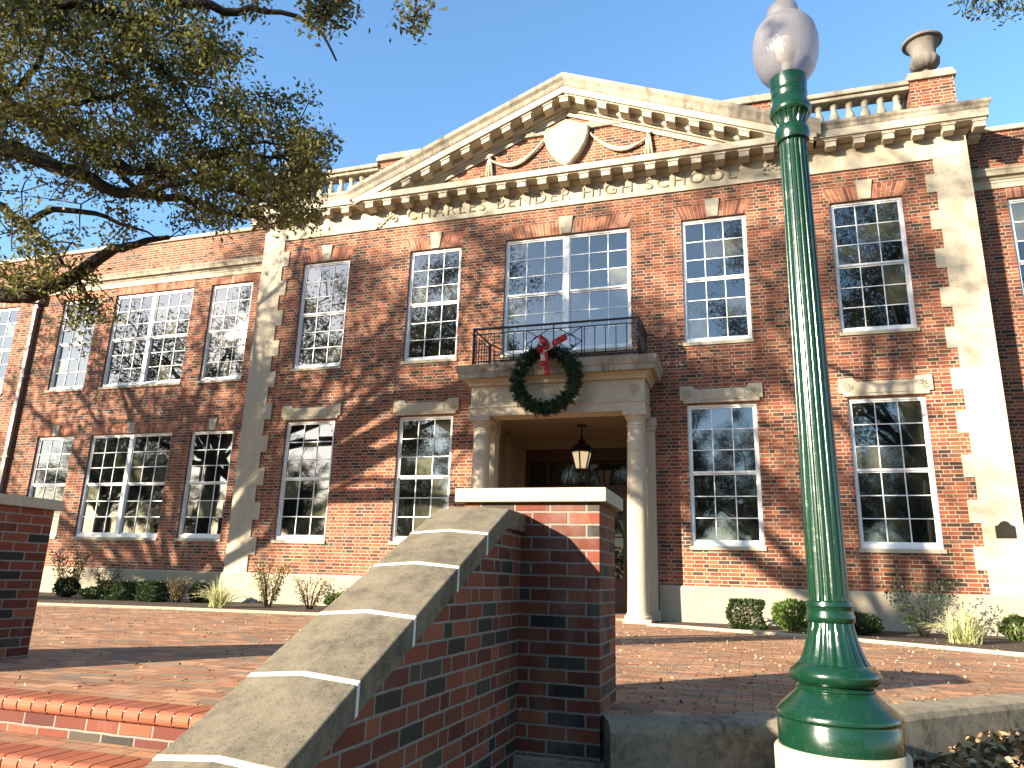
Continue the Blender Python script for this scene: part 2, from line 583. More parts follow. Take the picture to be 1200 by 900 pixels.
CURB = [(2.60, -9.80), (3.02, -9.62), (3.42, -9.38), (3.77, -9.03), (4.11, -8.66), (4.6, -8.12), (5.15, -7.54), (5.8, -6.9), (6.6, -6.25), (7.6, -5.75), (9.0, -5.4), (16.0, -5.1)]
BED_R = [(1.75, -1.25), (2.4, -1.42), (3.09, -1.85), (3.9, -2.2), (4.63, -2.58), (5.2, -3.05), (5.7, -3.45), (6.25, -3.9), (7.2, -4.3), (9, -4.6), (16, -4.7)]
BED_L = [(-1.75, -1.6), (-2.3, -2.25), (-3.07, -2.62), (-4.57, -2.87), (-6.1, -3.08), (-7.5, -3.45), (-8.4, -3.64), (-10.5, -4.0), (-14, -4.3), (-30, -4.6)]
LEFT = [(-1.8, -10.72), (-2.6, -9.85), (-6, -9.6), (-12, -9.4), (-30, -9.3)]
pl = MB()
outline = CURB + BED_R[::-1] + [(1.75, 0.02), (-1.75, 0.02)] + BED_L + LEFT[::-1] + [(1.84, -10.72), (1.84, -9.85)]
# LEFT reversed ends at (-1.2,-10.72)
pl.poly([(x, y, 0.0) for x, y in outline])
pl.v = pl.v
pav = pl.build('plaza_paving', M['paver'])
tag(pav, kind='structure')

kb = MB()
prof = [(0.0, -0.6), (0.215, -0.6), (0.205, -0.05), (0.19, -0.018), (0.15, -0.002), (0.0, 0.006)]
kb.sweep(prof, CURB, 0)
tag(kb.build('kerb', M['concrete'], bevel=0), kind='structure')
kb = MB()
kb.sweep(prof, [(-30, -9.3), (-12, -9.4), (-6, -9.6), (-2.6, -9.85)], 0)
tag(kb.build('kerb', M['concrete']), kind='structure')
ed = MB()
eprof = [(0.0, -0.1), (0.10, -0.1), (0.10, 0.03), (0.09, 0.042), (0.01, 0.042), (0.0, 0.03)]
ed.sweep(eprof, BED_R, 0)
ed.sweep(eprof, [(a, b) for a, b in BED_L[::-1]], 0)
tag(ed.build('bed_edging', M['base_stone']), kind='structure')
bd = MB()
bd.poly([(x, y + 0.0, 0.012) for x, y in BED_R[::-1]] + [(1.75, 0.0, 0.03), (7.55, 0.0, 0.03), (7.55, 0.6, 0.03), (16, 0.6, 0.03)][0:4])
bd.f[-1] = tuple(range(len(bd.v)))
bd.poly([(x, y, 0.012) for x, y in BED_L] + [(-30, .6, 0.03), (-7.55, .6, 0.03), (-7.55, 0, 0.03), (-1.75, 0, 0.03)])
tag(bd.build('bed_soil', M['soil']), kind='structure')

# ------------------------------------------------------------------ the school building
bld = empty('school_building', (0, 0, 0), 'two storey red brick school with cream pediment, quoins and columned entrance', 'building')
LB, LT, UB, UT = 1.34, 3.95, 5.18, 7.79          # lower / upper window bottoms and tops
C1, C2, WW = 5.79, 3.003, 1.25
WING = 0.6
WX = 7.55


def wall(mb, x0, x1, z0, z1, y, holes, rev=0.13, m=0):
    xs = sorted({x0, x1, *[h[0] for h in holes], *[h[1] for h in holes]})
    zs = sorted({z0, z1, *[h[2] for h in holes], *[h[3] for h in holes]})
    for i in range(len(xs) - 1):
        for j in range(len(zs) - 1):
            cx, cz = (xs[i] + xs[i + 1]) / 2, (zs[j] + zs[j + 1]) / 2
            if any(h[0] < cx < h[1] and h[2] < cz < h[3] for h in holes):
                continue
            mb.poly([(xs[i], y, zs[j]), (xs[i + 1], y, zs[j]), (xs[i + 1], y, zs[j + 1]), (xs[i], y, zs[j + 1])], m)
    for a, b, c, d in holes:
        mb.poly([(a, y, c), (a, y, d), (a, y + rev, d), (a, y + rev, c)], m)
        mb.poly([(b, y, c), (b, y + rev, c), (b, y + rev, d), (b, y, d)], m)
        mb.poly([(a, y, d), (b, y, d), (b, y + rev, d), (a, y + rev, d)], m)
        mb.poly([(a, y, c), (a, y + rev, c), (b, y + rev, c), (b, y, c)], m)


WINS = []   # x centre, width, z0, z1, y plane, panes wide, kind of head
for s in (-1, 1):
    for c in (C1, C2):
        WINS.append((s * c, WW, LB, LT, 0.0, 1, 'lintel'))
        WINS.append((s * c, WW, UB, UT, 0.0, 1, 'arch'))
WINS.append((0.0, 2.70, UB, UT, 0.0, 2, 'arch'))
for s in (-1, 1):
    for cx, w_, k in ((8.90, 1.25, 1), (11.37, 2.56, 2), (13.85, 1.25, 1)) + (((16.75, 1.25, 1), (19.2, 2.56, 2), (21.7, 1.25, 1)) if s < 0 else ()):
        WINS.append((s * cx, w_, LB + 0.04, LT, WING, k, 'flat'))
        WINS.append((s * cx, w_, UB + 0.04, UT, WING, k, 'none'))


def hole(wd): return (wd[0] - wd[1] / 2, wd[0] + wd[1] / 2, wd[2], wd[3])


mw = MB()
mains = [hole(x) for x in WINS if x[4] == 0.0] + [(-1.62, 1.62, 0.0, 3.87)]
wall(mw, -WX, WX, 0.0, 9.2, 0.0, mains)
mw.poly([(WX, 0, 0), (WX, WING, 0), (WX, WING, 9.2), (WX, 0, 9.2)])
mw.poly([(-WX, WING, 0), (-WX, 0, 0), (-WX, 0, 9.2), (-WX, WING, 9.2)])
mw.poly([(-WX, WING, 8.6), (WX, WING, 8.6), (WX, WING, 9.2), (-WX, WING, 9.2)][::-1])
mw.build('wall', M['brick'], bld)
for s in (-1, 1):
    wm = MB()
    xa, xb = (WX, 17.0) if s > 0 else (-26.0, -WX)
    wall(wm, xa, xb, 0.0, 9.2, WING, [hole(x) for x in WINS if x[4] == WING and x[0] * s > 0])
    # outer end and rear
    xe = xb if s > 0 else xa
    wm.poly([(xe, WING, 0), (xe, 16, 0), (xe, 16, 9.2), (xe, WING, 9.2)])
    wm.poly([(xa, 16, 0), (xb, 16, 0), (xb, 16, 9.2), (xa, 16, 9.2)])
    wm.poly([(xa, WING + .3, 8.5), (xb, WING + .3, 8.5), (xb, WING + .3, 9.2), (xa, WING + .3, 9.2)])
    wm.build('wall', M['brick'], bld)
rf = MB()
rf.box(-26, 17, WING + 0.3, 16, 8.5, 8.6)
rf.build('roof', M['roof'], bld)

# stone base
bs = MB()
bprof = [(0, -0.3), (0.06, -0.3), (0.06, 0.60), (0.035, 0.645), (0, 0.645)]
bs.sweep(bprof, [(-26, WING), (-WX, WING), (-WX, 0), (-1.80, 0)])
bs.sweep(bprof, [(1.80, 0), (WX, 0), (WX, WING), (17, WING)])
bs.build('stone_base', M['base_stone'], bld)

# toothed quoin strips at the corners of the main block
for s in (-1, 1):
    q = MB()
    z = 0.645; k = 0
    while z < 8.44:
        z1 = min(z + 0.375, 8.44)
        wdt = 0.56 if k % 2 == 0 else 0.72
        xi = s * (WX - wdt)
        x0, x1 = sorted((xi, s * (WX + 0.025)))
        q.box(x0, x1, -0.025, 0.2, z, z1 - 0.0015, 0)
        x0, x1 = sorted((s * (WX - 0.1), s * (WX + 0.025)))
        q.box(x0, x1, 0.2, WING - 0.01, z, z1 - 0.003, 0)
        z = z1; k += 1
    q.build('quoin_strip', M['stone'], bld)


def window(wd):
    cx, w_, z0, z1, y, nu, head = wd
    x0, x1 = cx - w_ / 2, cx + w_ / 2
    yf = y + 0.055
    fm = MB()
    fw = 0.048
    fm.box(x0, x0 + fw, yf, y + 0.16, z0, z1); fm.box(x1 - fw, x1, yf, y + 0.16, z0, z1)
    fm.box(x0 + fw, x1 - fw, yf, y + 0.16, z1 - fw, z1); fm.box(x0 + fw, x1 - fw, yf - 0.012, y + 0.16, z0, z0 + 0.075)
    gl = MB()
    inner0, inner1 = x0 + fw, x1 - fw
    units = [(inner0, inner1)] if nu == 1 else [(inner0, cx - 0.06), (cx + 0.06, inner1)]
    if nu == 2:
        fm.box(cx - 0.06, cx + 0.06, yf - 0.006, y + 0.16, z0 + 0.075, z1 - fw)
    zb, zt = z0 + 0.075, z1 - fw
    zm = (zb + zt) / 2
    for a, b in units:
        for zz0, zz1, ys in ((zm, zt, yf + 0.02), (zb, zm, yf + 0.048)):
            st = 0.026
            fm.box(a, a + st, ys, ys + 0.03, zz0, zz1); fm.box(b - st, b, ys, ys + 0.03, zz0, zz1)
            r0 = 0.038
            fm.box(a + st, b - st, ys, ys + 0.03, zz0, zz0 + r0); fm.box(a + st, b - st, ys, ys + 0.03, zz1 - 0.03, zz1)
            ga, gb, gc, gd = a + st, b - st, zz0 + r0, zz1 - 0.03
            tx, tz = random.gauss(0, .0055), random.gauss(0, .0055)
            for i in range(3):
                for j in range(3):
                    pa, pb = ga + (gb - ga) * i / 3, ga + (gb - ga) * (i + 1) / 3
                    pc, pd = gc + (gd - gc) * j / 3, gc + (gd - gc) * (j + 1) / 3
                    px_, pz_ = tx + random.gauss(0, .0025), tz + random.gauss(0, .0025)
                    hw, hh = (pb - pa) / 2, (pd - pc) / 2
                    yy = ys + 0.018
                    tn = 0.0 if random.random() < .72 else random.random() * .8
                    gl.poly([(pa, yy - hw * px_ - hh * pz_, pc), (pb, yy + hw * px_ - hh * pz_, pc), (pb, yy + hw * px_ + hh * pz_, pd), (pa, yy - hw * px_ + hh * pz_, pd)], 0, tn)
            for i in (1, 2):
                xx = ga + (gb - ga) * i / 3
                fm.box(xx - 0.0085, xx + 0.0085, ys + 0.004, ys + 0.026, gc, gd)
                zz = gc + (gd - gc) * i / 3
                fm.box(ga, gb, ys + 0.006, ys + 0.024, zz - 0.0085, zz + 0.0085)
    wo = fm.build('window', M['white'], bld)
    gl.build('pane', M['glass'], wo)
    sl = MB()
    sl.box(x0 - 0.03, x1 + 0.03, y - 0.035, y + 0.15, z0 - 0.07, z0 - 0.002)
    sl.build('sill', M['stone'], wo, bevel=0.006)
    # heads
    if head in ('arch', 'flat', 'none'):
        am = MB()
        h = 0.30 if head == 'arch' else 0.205
        sp = 0.13 if head == 'arch' else 0.0
        key = 0 if head == 'none' else (0.12 if nu == 1 else 0.13)
        kt = 0.0 if head != 'arch' else 0.025
        zb_ = z1 + 0.004
        am.hexa([(x0 - 0.002, y - 0.004, zb_), (x1 + 0.002, y - 0.004, zb_), (x1 + .002, y + .03, zb_), (x0 - .002, y + .03, zb_),
                 (x0 - sp, y - 0.004, zb_ + h), (x1 + sp, y - 0.004, zb_ + h), (x1 + sp, y + .03, zb_ + h), (x0 - sp, y + .03, zb_ + h)], 1)
        n = int(round(w_ / 0.072))
        for i in range(n):
            a, b = i / n, (i + 1) / n
            xb0, xb1 = x0 + w_ * a + .006, x0 + w_ * b - .006
            xt0, xt1 = x0 - sp + (w_ + 2 * sp) * a + .006, x0 - sp + (w_ + 2 * sp) * b - .006
            if abs((xt0 + xt1) / 2 - cx) < key + 0.01:
                continue
            hs = [(0, 1)] if random.random() < .4 else [(0, .66), (.69, 1)] if i % 2 else [(0, .31), (.34, 1)]
            for h0, h1 in hs:
                A0, A1 = xb0 + (xt0 - xb0) * h0, xb1 + (xt1 - xb1) * h0
                B0, B1 = xb0 + (xt0 - xb0) * h1, xb1 + (xt1 - xb1) * h1
                za, zc = zb_ + h * h0, zb_ + h * h1
                am.hexa([(A0, y - .008, za), (A1, y - .008, za), (A1, y + .02, za), (A0, y + .02, za), (B0, y - .008, zc), (B1, y - .008, zc), (B1, y + .02, zc), (B0, y + .02, zc)], 0, random.random())
        am.build('brick_arch', [M['arch'], M['mortar_wall']], bld)
        if key:
            km = MB()
            hh = h + (0.09 if head == 'arch' else 0.07)
            km.hexa([(cx - key * .8, y - .03, zb_), (cx + key * .8, y - .03, zb_), (cx + key * .8, y + .04, zb_), (cx - key * .8, y + .04, zb_),
                     (cx - key - kt, y - .045, zb_ + hh), (cx + key + kt, y - .045, zb_ + hh), (cx + key + kt, y + .04, zb_ + hh), (cx - key - kt, y + .04, zb_ + hh)])
            km.build('keystone', M['stone'], bld, bevel=0.005)
    elif head == 'lintel':
        lm = MB()
        a, b = cx - 0.75, cx + 0.75
        zl0, zl1, zl2 = z1 + 0.02, z1 + 0.285, z1 + 0.355
        e = 0.24
        lm.prism([(a, zl0 + 0.06), (a + .06, zl0 + .06), (a + .06, zl0), (b - .06, zl0), (b - .06, zl0 + .06), (b, zl0 + 0.06), (b, zl2), (b - e, zl2), (b - e - .05, zl1), (a + e + .05, zl1), (a + e, zl2), (a, zl2)], y - 0.04, y + 0.05)
        lm.prism([(a + e + .08, zl0 + .05), (b - e - .08, zl0 + .05), (b - e - .08, zl1 - .04), (a + e + .08, zl1 - .04)], y - 0.052, y - 0.038)
        lo = lm.build('lintel', M['stone'], bld, bevel=0.005)
        for q in (a + 0.14, b - 0.14):
            rosette(q, (zl0 + zl2) / 2 + .015, y - 0.04, 0.085, lo)


def rosette(x, z, y, r, parent):
    rm = MB()
    n = 20
    rg = []
    for rr, d in ((r, 0.0), (r, -.014), (r * .86, -.016), (r * .8, -.004), (r * .3, -.004)):
        rg.append([(x + rr * math.cos(2 * math.pi * i / n), y + d, z + rr * math.sin(2 * math.pi * i / n)) for i in range(n)])
    rm.rings(rg, cap=True)
    for k in range(6):
        a = k * math.pi / 3
        rm.tube([(x + r * .15 * math.cos(a), y - .008, z + r * .15 * math.sin(a)), (x + r * .5 * math.cos(a), y - .012, z + r * .5 * math.sin(a)), (x + r * .75 * math.cos(a), y - .006, z + r * .75 * math.sin(a))], [r * .06, r * .17, r * .06], 6)
    rm.tube([(x, y - .02, z), (x, y + .0, z)], r * .2, 10)
    return rm.build('rosette', M['stone'], parent)


for wd in WINS:
    window(wd)

# ---- frieze with the carved name
FR0, FR1 = 8.44, 8.93
fz = MB()
fz.box(-WX - .02, WX + .02, -0.035, 0.02, FR0, FR1)
fz.box(WX + .0, WX + .03, 0.02, WING - .01, FR0, FR1); fz.box(-WX - .03, -WX, 0.02, WING - .01, FR0, FR1)
frieze = fz.build('frieze', M['stone'], bld)
tc = bpy.data.curves.new('inscription', 'FONT')
tc.body = "CHARLES BENDER HIGH SCHOOL"
tc.size = 0.365
tc.space_character = 1.22
tc.space_word = 1.25
tc.align_x = 'CENTER'
tc.offset = -0.004
tc.resolution_u = 4
to = bpy.data.objects.new('inscription', tc)
COL.objects.link(to)
bpy.context.view_layer.update()
dg = bpy.context.evaluated_depsgraph_get()
cc = to.evaluated_get(dg).to_curve(dg).copy()
bpy.data.objects.remove(to)
cc.dimensions = '2D'; cc.fill_mode = 'BOTH'; cc.extrude = 0.013; cc.bevel_depth = 0
co = bpy.data.objects.new('tmp', cc); COL.objects.link(co)
bpy.context.view_layer.update()
dg = bpy.context.evaluated_depsgraph_get()
me = bpy.data.meshes.new_from_object(co.evaluated_get(dg))
bpy.data.objects.remove(co)
xs_ = [v.co.x for v in me.vertices]
fx = 7.25 / (max(xs_) - min(xs_)); mx_ = (max(xs_) + min(xs_)) / 2
for v in me.vertices:
    x, y, z = v.co
    v.co = ((x - mx_) * fx - .12, -0.0455 - z, FR0 + 0.125 + y)
me.materials.clear(); me.materials.append(M['letter_stone'])
vx = sorted({round(v.co.x, 3) for v in me.vertices})
cuts = sorted(sorted([(vx[i + 1] - vx[i], (vx[i] + vx[i + 1]) / 2) for i in range(len(vx) - 1)])[-3:], key=lambda q: q[1])
cuts = [-99] + [q[1] for q in cuts] + [99]
for k in range(4):
    wm = MB(); wm.v = [tuple(v.co) for v in me.vertices]
    for p in me.polygons:
        if cuts[k] < p.center.x < cuts[k + 1]: wm.face(p.vertices)
    used = sorted({i for f in wm.f for i in f}); mp = {q: i for i, q in enumerate(used)}
    wm.v = [wm.v[i] for i in used]; wm.f = [tuple(mp[i] for i in f) for f in wm.f]
    wm.build('carved_word', M['letter_stone'], frieze)
for s in (-1, 1):           # carved leaf spray at each end of the name
    om = MB()
    for k in range(7):
        t = k / 6
        x = s * (3.98 + 0.46 * t); z = 8.63 + 0.11 * math.sin(t * 5.0)
        for dz in (-1, 1):
            om.tube([(x, -.036, z), (x + s * .05, -.052, z + dz * .05), (x + s * .10, -.037, z + dz * .08)], [.012, .03, .006], 6)
    om.tube([(s * (3.98 + .46 * t / 10), -.04, 8.63 + .11 * math.sin(t / 2)) for t in range(11)], .016, 6)
    om.build('leaf_spray', M['stone'], frieze)

# ---- cornice and pediment
HP = 5.0
PROJ, PP = 0.345, 0.425
corn = MB()
bed = [(0, 8.88), (0.05, 8.88), (0.06, 8.92), (0.09, 8.94), (0.09, 8.985), (0, 8.985)]
corona = [(0, 8.985), (0.31, 8.985), (0.31, 9.01), (PROJ, 9.01), (PROJ, 9.17), (0, 9.17)]
cyma = [(0, 9.17), (PROJ + .002, 9.17), (PROJ + .012, 9.19), (PROJ + .025, 9.24), (PROJ + .055, 9.28), (PROJ + .06, 9.33), (0, 9.345)]
back = WING - 0.0
for s in (-1, 1):
    pth = [(WX, back), (WX, 0), (HP - .1, 0)] if s > 0 else [(-HP + .1, 0), (-WX, 0), (-WX, back)]
    if s > 0: pth = [(HP - .1, 0), (WX, 0), (WX, back)]
    else: pth = [(-WX, back), (-WX, 0), (-HP + .1, 0)]
    corn.sweep(bed, pth); corn.sweep(corona, pth)
    corn.sweep(cyma, pth, 1)
dlt = PP - PROJ
corn.sweep([(0, 8.88), (0.06, 8.88), (0.07, 8.92), (0.10, 8.94), (0.10, 8.985), (0, 8.985)], [(-HP + .101, 0), (HP - .101, 0)])
corn.sweep([(0, 8.985), (PP - .05, 8.985), (PP - .05, 9.01), (PP, 9.01), (PP, 9.15), (PP - .03, 9.168), (0, 9.20)], [(-HP, 0), (HP, 0)])
cornice = corn.build('cornice', [M['stone'], M['stone_weathered']], bld, bevel=0.004)


def modillion_mesh(slope, p0, p1):
    b = MB()
    hw, h = 0.115, 0.145

    def blk(x0, x1, y0, y1, z0, z1):
        b.hexa([(x0, y0, z0 + slope * x0), (x1, y0, z0 + slope * x1), (x1, y1, z0 + slope * x1), (x0, y1, z0 + slope * x0),
                (x0, y0, z1 + slope * x0), (x1, y0, z1 + slope * x1), (x1, y1, z1 + slope * x1), (x0, y1, z1 + slope * x0)])
    blk(-hw, hw, -p1, -p0, -0.035, 0.0)
    blk(-hw + .02, hw - .02, -p1 + .02, -p0, -h, -0.035)
    return b


def repeat(mb, name, mat, parent, places):
    first = None
    for p in places:
        if first is None:
            first = mb.build(name, mat, None, bevel=0.004)
            o = first
        else:
            o = first.copy(); COL.objects.link(o)
        o.parent = parent; o.location = p


repeat(modillion_mesh(0, .09, .385), 'modillion', M['stone'], cornice, [(-HP + .42 + i * (2 * HP - .84) / 20, 0, 8.984) for i in range(21)])
repeat(modillion_mesh(0, .09, .305), 'modillion', M['stone'], cornice, [(s * (HP + .25 + i * .5), 0, 8.984) for s in (-1, 1) for i in range(6)])
sd = MB(); sd.box(.09, .305, -.115, .115, -.145, 0)
repeat(sd, 'modillion', M['stone'], cornice, [(WX, .2, 8.984)])

SL = 0.412
ZA = 11.42                                     # apex top of the raking cornice


def zl(x): return ZA - SL * abs(x)


ped = MB()


def rake(prof, xe, m=0):
    for s in (-1, 1):
        rings = [[(s * x, -p, zl(x) + q) for p, q in prof] for x in ((0.0, xe) if s > 0 else (xe, 0.0))]
        ped.rings(rings, m)


rake([(0, -.66), (.08, -.66), (.08, -.60), (.13, -.575), (.13, -.47), (0, -.47)], HP - 0.5)
rake([(0, -.47), (PP - .05, -.47), (PP - .05, -.445), (PP - .006, -.445), (PP - .006, -.285), (0, -.285)], HP - 0.06)
rake([(0, -.285), (PP + .004, -.285), (PP + .02, -.25), (PP + .04, -.17), (PP + .09, -.10), (PP + .10, -.01), (-.3, 0.0), (-.3, -.25)], HP + .08, 1)
pediment = ped.build('pediment', [M['stone'], M['stone_weathered']], bld, bevel=0.004)
for s in (-1, 1):
    repeat(modillion_mesh(-s * SL, .11, .385), 'modillion', M['stone'], pediment, [(s * (0.36 + i * .475), 0, zl(0.36 + i * .475) - .471) for i in range(9)])
repeat(modillion_mesh(0, .11, .39), 'modillion', M['stone'], pediment, [(0, 0, zl(0) - .50)])
tym = MB()
tym.poly([(-4.6, 0.012, 9.15), (4.6, 0.012, 9.15), (0, 0.012, 11.0)])
tym.poly([(4.6, 0.3, 9.15), (-4.6, 0.3, 9.15), (0, 0.3, 11.0)])
tym.build('tympanum', M['brick'], pediment)
tr_ = MB()            # stone margin inside the rake
for s in (-1, 1):
    tr_.rings([[(s * x, y, zl(x) + q) for y, q in ((.0, -.78), (-.03, -.78), (-.03, -.655), (.0, -.655))] for x in ((0.0, 4.0) if s > 0 else (4.0, 0.0))])
tr_.build('tympanum_margin', M['stone'], pediment)
shm = MB()
shape = [(-.50, 10.26), (-.42, 10.34), (-.30, 10.36), (-.16, 10.44), (0, 10.50), (.16, 10.44), (.30, 10.36), (.42, 10.34), (.50, 10.26), (.49, 10.05), (.43, 9.85), (.30, 9.62), (.12, 9.42), (0, 9.34), (-.12, 9.42), (-.30, 9.62), (-.43, 9.85), (-.49, 10.05)][::-1]
cz_ = 9.98
rg = []
for sc_, y in ((1.0, 0.0), (1.0, -.12), (.93, -.15), (.88, -.13), (.4, -.17), (.05, -.18)):
    rg.append([(x * sc_, y, cz_ + (z - cz_) * sc_) for x, z in shape])
shm.rings(rg)
shm.build('shield', M['stone'], pediment)
for s in (-1, 1):
    sg = MB()
    for off, rr in ((0, .036), (.045, .026), (-.04, .028)):
        pts = []
        for i in range(15):
            t = i / 14
            x = s * (0.48 + 1.28 * t)
            z = (10.16 + (9.80 - 10.16) * t) - (0.36 + off) * math.sin(math.pi * t) ** 0.9 * 1.0 + off * .3
            pts.append((x, -.05, z))
        sg.tube(pts, [rr * (0.55 + .6 * math.sin(math.pi * i / 14)) for i in range(15)], 8)
    for dx, rr in ((-.05, .028), (0, .035), (.05, .028)):
        sg.tube([(s * 1.78, -.04, 9.90), (s * 1.78 + dx * .6, -.06, 9.75), (s * 1.78 + dx * 1.5, -.04, 9.36)], [rr * .6, rr, rr * 1.15], 7)
    sg.tube([(s * 1.78, -.03, 9.88), (s * 1.78, -.09, 9.90)], .05, 8)
    sg.build('swag', M['stone'], pediment)

# ---- attic, balustrades, roof piers
at_m = MB()
at_m.box(-4.62, 4.62, 0.02, 0.5, 9.0, 10.24)
att = at_m.build('attic_wall', M['brick'], bld)
am = MB(); am.box(-4.68, 4.68, -0.05, 0.56, 10.24, 10.33); am.box(-4.66, 4.66, -.02, .53, 10.33, 10.42)
am.build('coping', M['stone_weathered'], att, bevel=0.008)
for s in (-1, 1):
    bm_ = MB()
    x0, x1 = sorted((s * 4.63, s * 6.76))
    bm_.box(x0, x1, 0.0, 0.34, 10.02, 10.10); bm_.box(x0, x1, -.05, .39, 10.10, 10.20)
    bm_.box(x0, x1, -.02, .36, 9.30, 9.52)
    bal = bm_.build('balustrade', M['stone_weathered'], bld, bevel=0.01)
    bp = MB()
    bp.lathe([(.075, 9.52), (.085, 9.52), (.085, 9.56), (.06, 9.58), (.075, 9.62), (.092, 9.68), (.088, 9.74), (.06, 9.83), (.045, 9.90), (.055, 9.93), (.07, 9.95), (.062, 9.97), (.08, 9.98), (.08, 10.02)], (0, .17), 14)
    b0 = bp.build('baluster', M['stone'], bal, sharp=50)
    for i in range(7):
        o = b0 if i == 0 else b0.copy()
        if i: COL.objects.link(o); o.parent = bal
        o.location = (s * (4.86 + .282 * i), 0, 0)
    pr = MB()
    x0, x1 = sorted((s * 6.76, s * 7.52))
    pr.box(x0, x1, -.02, .74, 9.3, 10.16)
    po = pr.build('roof_pier', M['brick'], bld)
    pc = MB(); pc.box(x0 - .05, x1 + .05, -.07, .79, 10.16, 10.25); pc.box(x0 - .02, x1 + .02, -.04, .76, 10.25, 10.34)
    pc.build('pier_cap', M['stone_weathered'], po, bevel=0.008)
    # urn standing on it
    ux, uy = s * 7.14, .24
    urn = empty('stone_urn', (ux, uy, 10.34), 'weathered stone urn on the roof pier at the ' + ('right' if s > 0 else 'left') + ' end of the cornice', 'urn', 'stone urns on the roof piers')
    um = MB()
    um.lathe([(.16, 10.34), (.16, 10.42), (.095, 10.44), (.07, 10.49), (.075, 10.53), (.12, 10.56)], (ux, uy), 20)
    um.build('foot', M['gray_stone'], urn, sharp=40)
    um = MB()
    um.lathe([(.11, 10.53), (.20, 10.57), (.255, 10.64), (.265, 10.72), (.235, 10.79)], (ux, uy), 48, mod=lambda i, z: 1.0 + (.035 if i % 4 < 2 else -.02) * (1 if 10.55 < z < 10.78 else 0))
    um.lathe([(.225, 10.785), (.215, 10.86), (.225, 10.97), (.255, 11.06), (.30, 11.12)], (ux, uy), 24)
    um.build('bowl', M['gray_stone'], urn, sharp=40)
    um = MB()
    um.lathe([(.29, 11.11), (.355, 11.14), (.365, 11.165), (.355, 11.19), (.30, 11.19), (.25, 11.10), (.1, 11.05)], (ux, uy), 28)
    um.build('rim', M['gray_stone'], urn, sharp=40)

# ---- wings: belt cornice, parapet coping, downspout
for s in (-1, 1):
    pth = [(WX + .03, WING), (17, WING)] if s > 0 else [(-26, WING), (-WX - .03, WING)]
    bm_ = MB()
    bm_.sweep([(0, 8.00), (.03, 8.00), (.03, 8.10), (.045, 8.115), (.045, 8.16), (0, 8.16)], pth)
    bm_.build('stone_band', M['stone'], bld)
    bm_ = MB()
    bm_.sweep([(0, 8.16), (.06, 8.16), (.08, 8.20), (.14, 8.22), (.15, 8.30), (.17, 8.33), (.17, 8.36), (0, 8.40)], pth)
    bm_.build('belt_cornice', M['stone_weathered'], bld, bevel=0.004)
    bm_ = MB()
    xa, xb = pth[0][0], pth[1][0]
    bm_.box(xa, xb, WING - .05, WING + .35, 9.2, 9.30)
    bm_.build('parapet_coping', M['stone'], bld, bevel=0.01)
ds = MB()
ds.box(-15.42, -15.28, WING - .13, WING - .03, 0.1, 8.0)
for z in (1.2, 3.4, 5.6, 7.6):
    ds.box(-15.46, -15.24, WING - .135, WING + .0, z, z + .06)
ds.box(-15.52, -15.18, WING - .2, WING - .01, 7.75, 8.05)
ds.build('downspout', M['downspout'], bld, bevel=0.01)

# ---- entrance portico
PY = -0.60
por = MB()
pth = [(-1.70, 0.0), (-1.70, -.80), (1.70, -.80), (1.70, 0.0)]
pth = [(-1.70, 0.0), (-1.70, -.80), (1.70, -.80), (1.70, 0.0)]
U = lambda prof, m=0: por.sweep(prof, pth, m)
inn = -.42
U([(inn, 3.70), (0, 3.70), (0, 3.86), (.02, 3.865), (.02, 3.90), (inn, 3.90)])
U([(inn, 3.90), (-.012, 3.90), (-.012, 4.30), (inn, 4.30)])
U([(inn, 4.30), (.03, 4.30), (.05, 4.36), (.12, 4.42), (inn, 4.42)])
U([(inn, 4.42), (.21, 4.42), (.21, 4.52), (.23, 4.54), (.25, 4.62), (.26, 4.68), (inn, 4.70)], 1)
portico = por.build('portico', [M['stone'], M['stone_weathered']], bld, bevel=0.005)
pm = MB()
pm.box(-1.29, 1.29, -.39, 0.0, 4.45, 4.695, 1)
pm.build('portico_roof', [M['stone'], M['stone_weathered']], portico)
for s in (-1, 1):
    rosette(s * 1.5, 4.10, -.789, .105, portico)
    cm = MB()
    cx = s * 1.50
    cm.lathe([(.195, .17), (.185, .6), (.182, 1.3), (.176, 2.2), (.165, 3.0), (.158, 3.44), (.17, 3.45), (.17, 3.47), (.158, 3.48), (.158, 3.53), (.17, 3.55), (.2, 3.60), (.205, 3.62)], (cx, PY), 32)
    col_ = cm.build('column', M['stone'], portico, sharp=50)
    cb = MB()
    cb.box(cx - .24, cx + .24, PY - .24, PY + .24, -.01, .07)
    cb.lathe([(.235, .07), (.245, .09), (.235, .125), (.205, .135), (.21, .15), (.2, .175)], (cx, PY), 32)
    cb.build('column_base', M['stone'], col_, sharp=50)
    ab = MB(); ab.box(cx - .215, cx + .215, PY - .215, PY + .215, 3.62, 3.699)
    ab.build('abacus', M['stone'], col_, bevel=0.004)
    an = MB()
    x0, x1 = sorted((s * 1.38, s * 1.78))
    an.box(x0, x1, -.16, 0.10, 0.0, 3.45); an.box(x0 - .03, x1 + .03, -.19, .1, 3.53, 3.699); an.box(x0 - .015, x1 + .015, -.175, .1, 3.45, 3.53)
    an.box(x0 - .04, x1 + .04, -.2, .1, 0.0, .2)
    an.build('pilaster', M['stone'], portico, bevel=0.005)
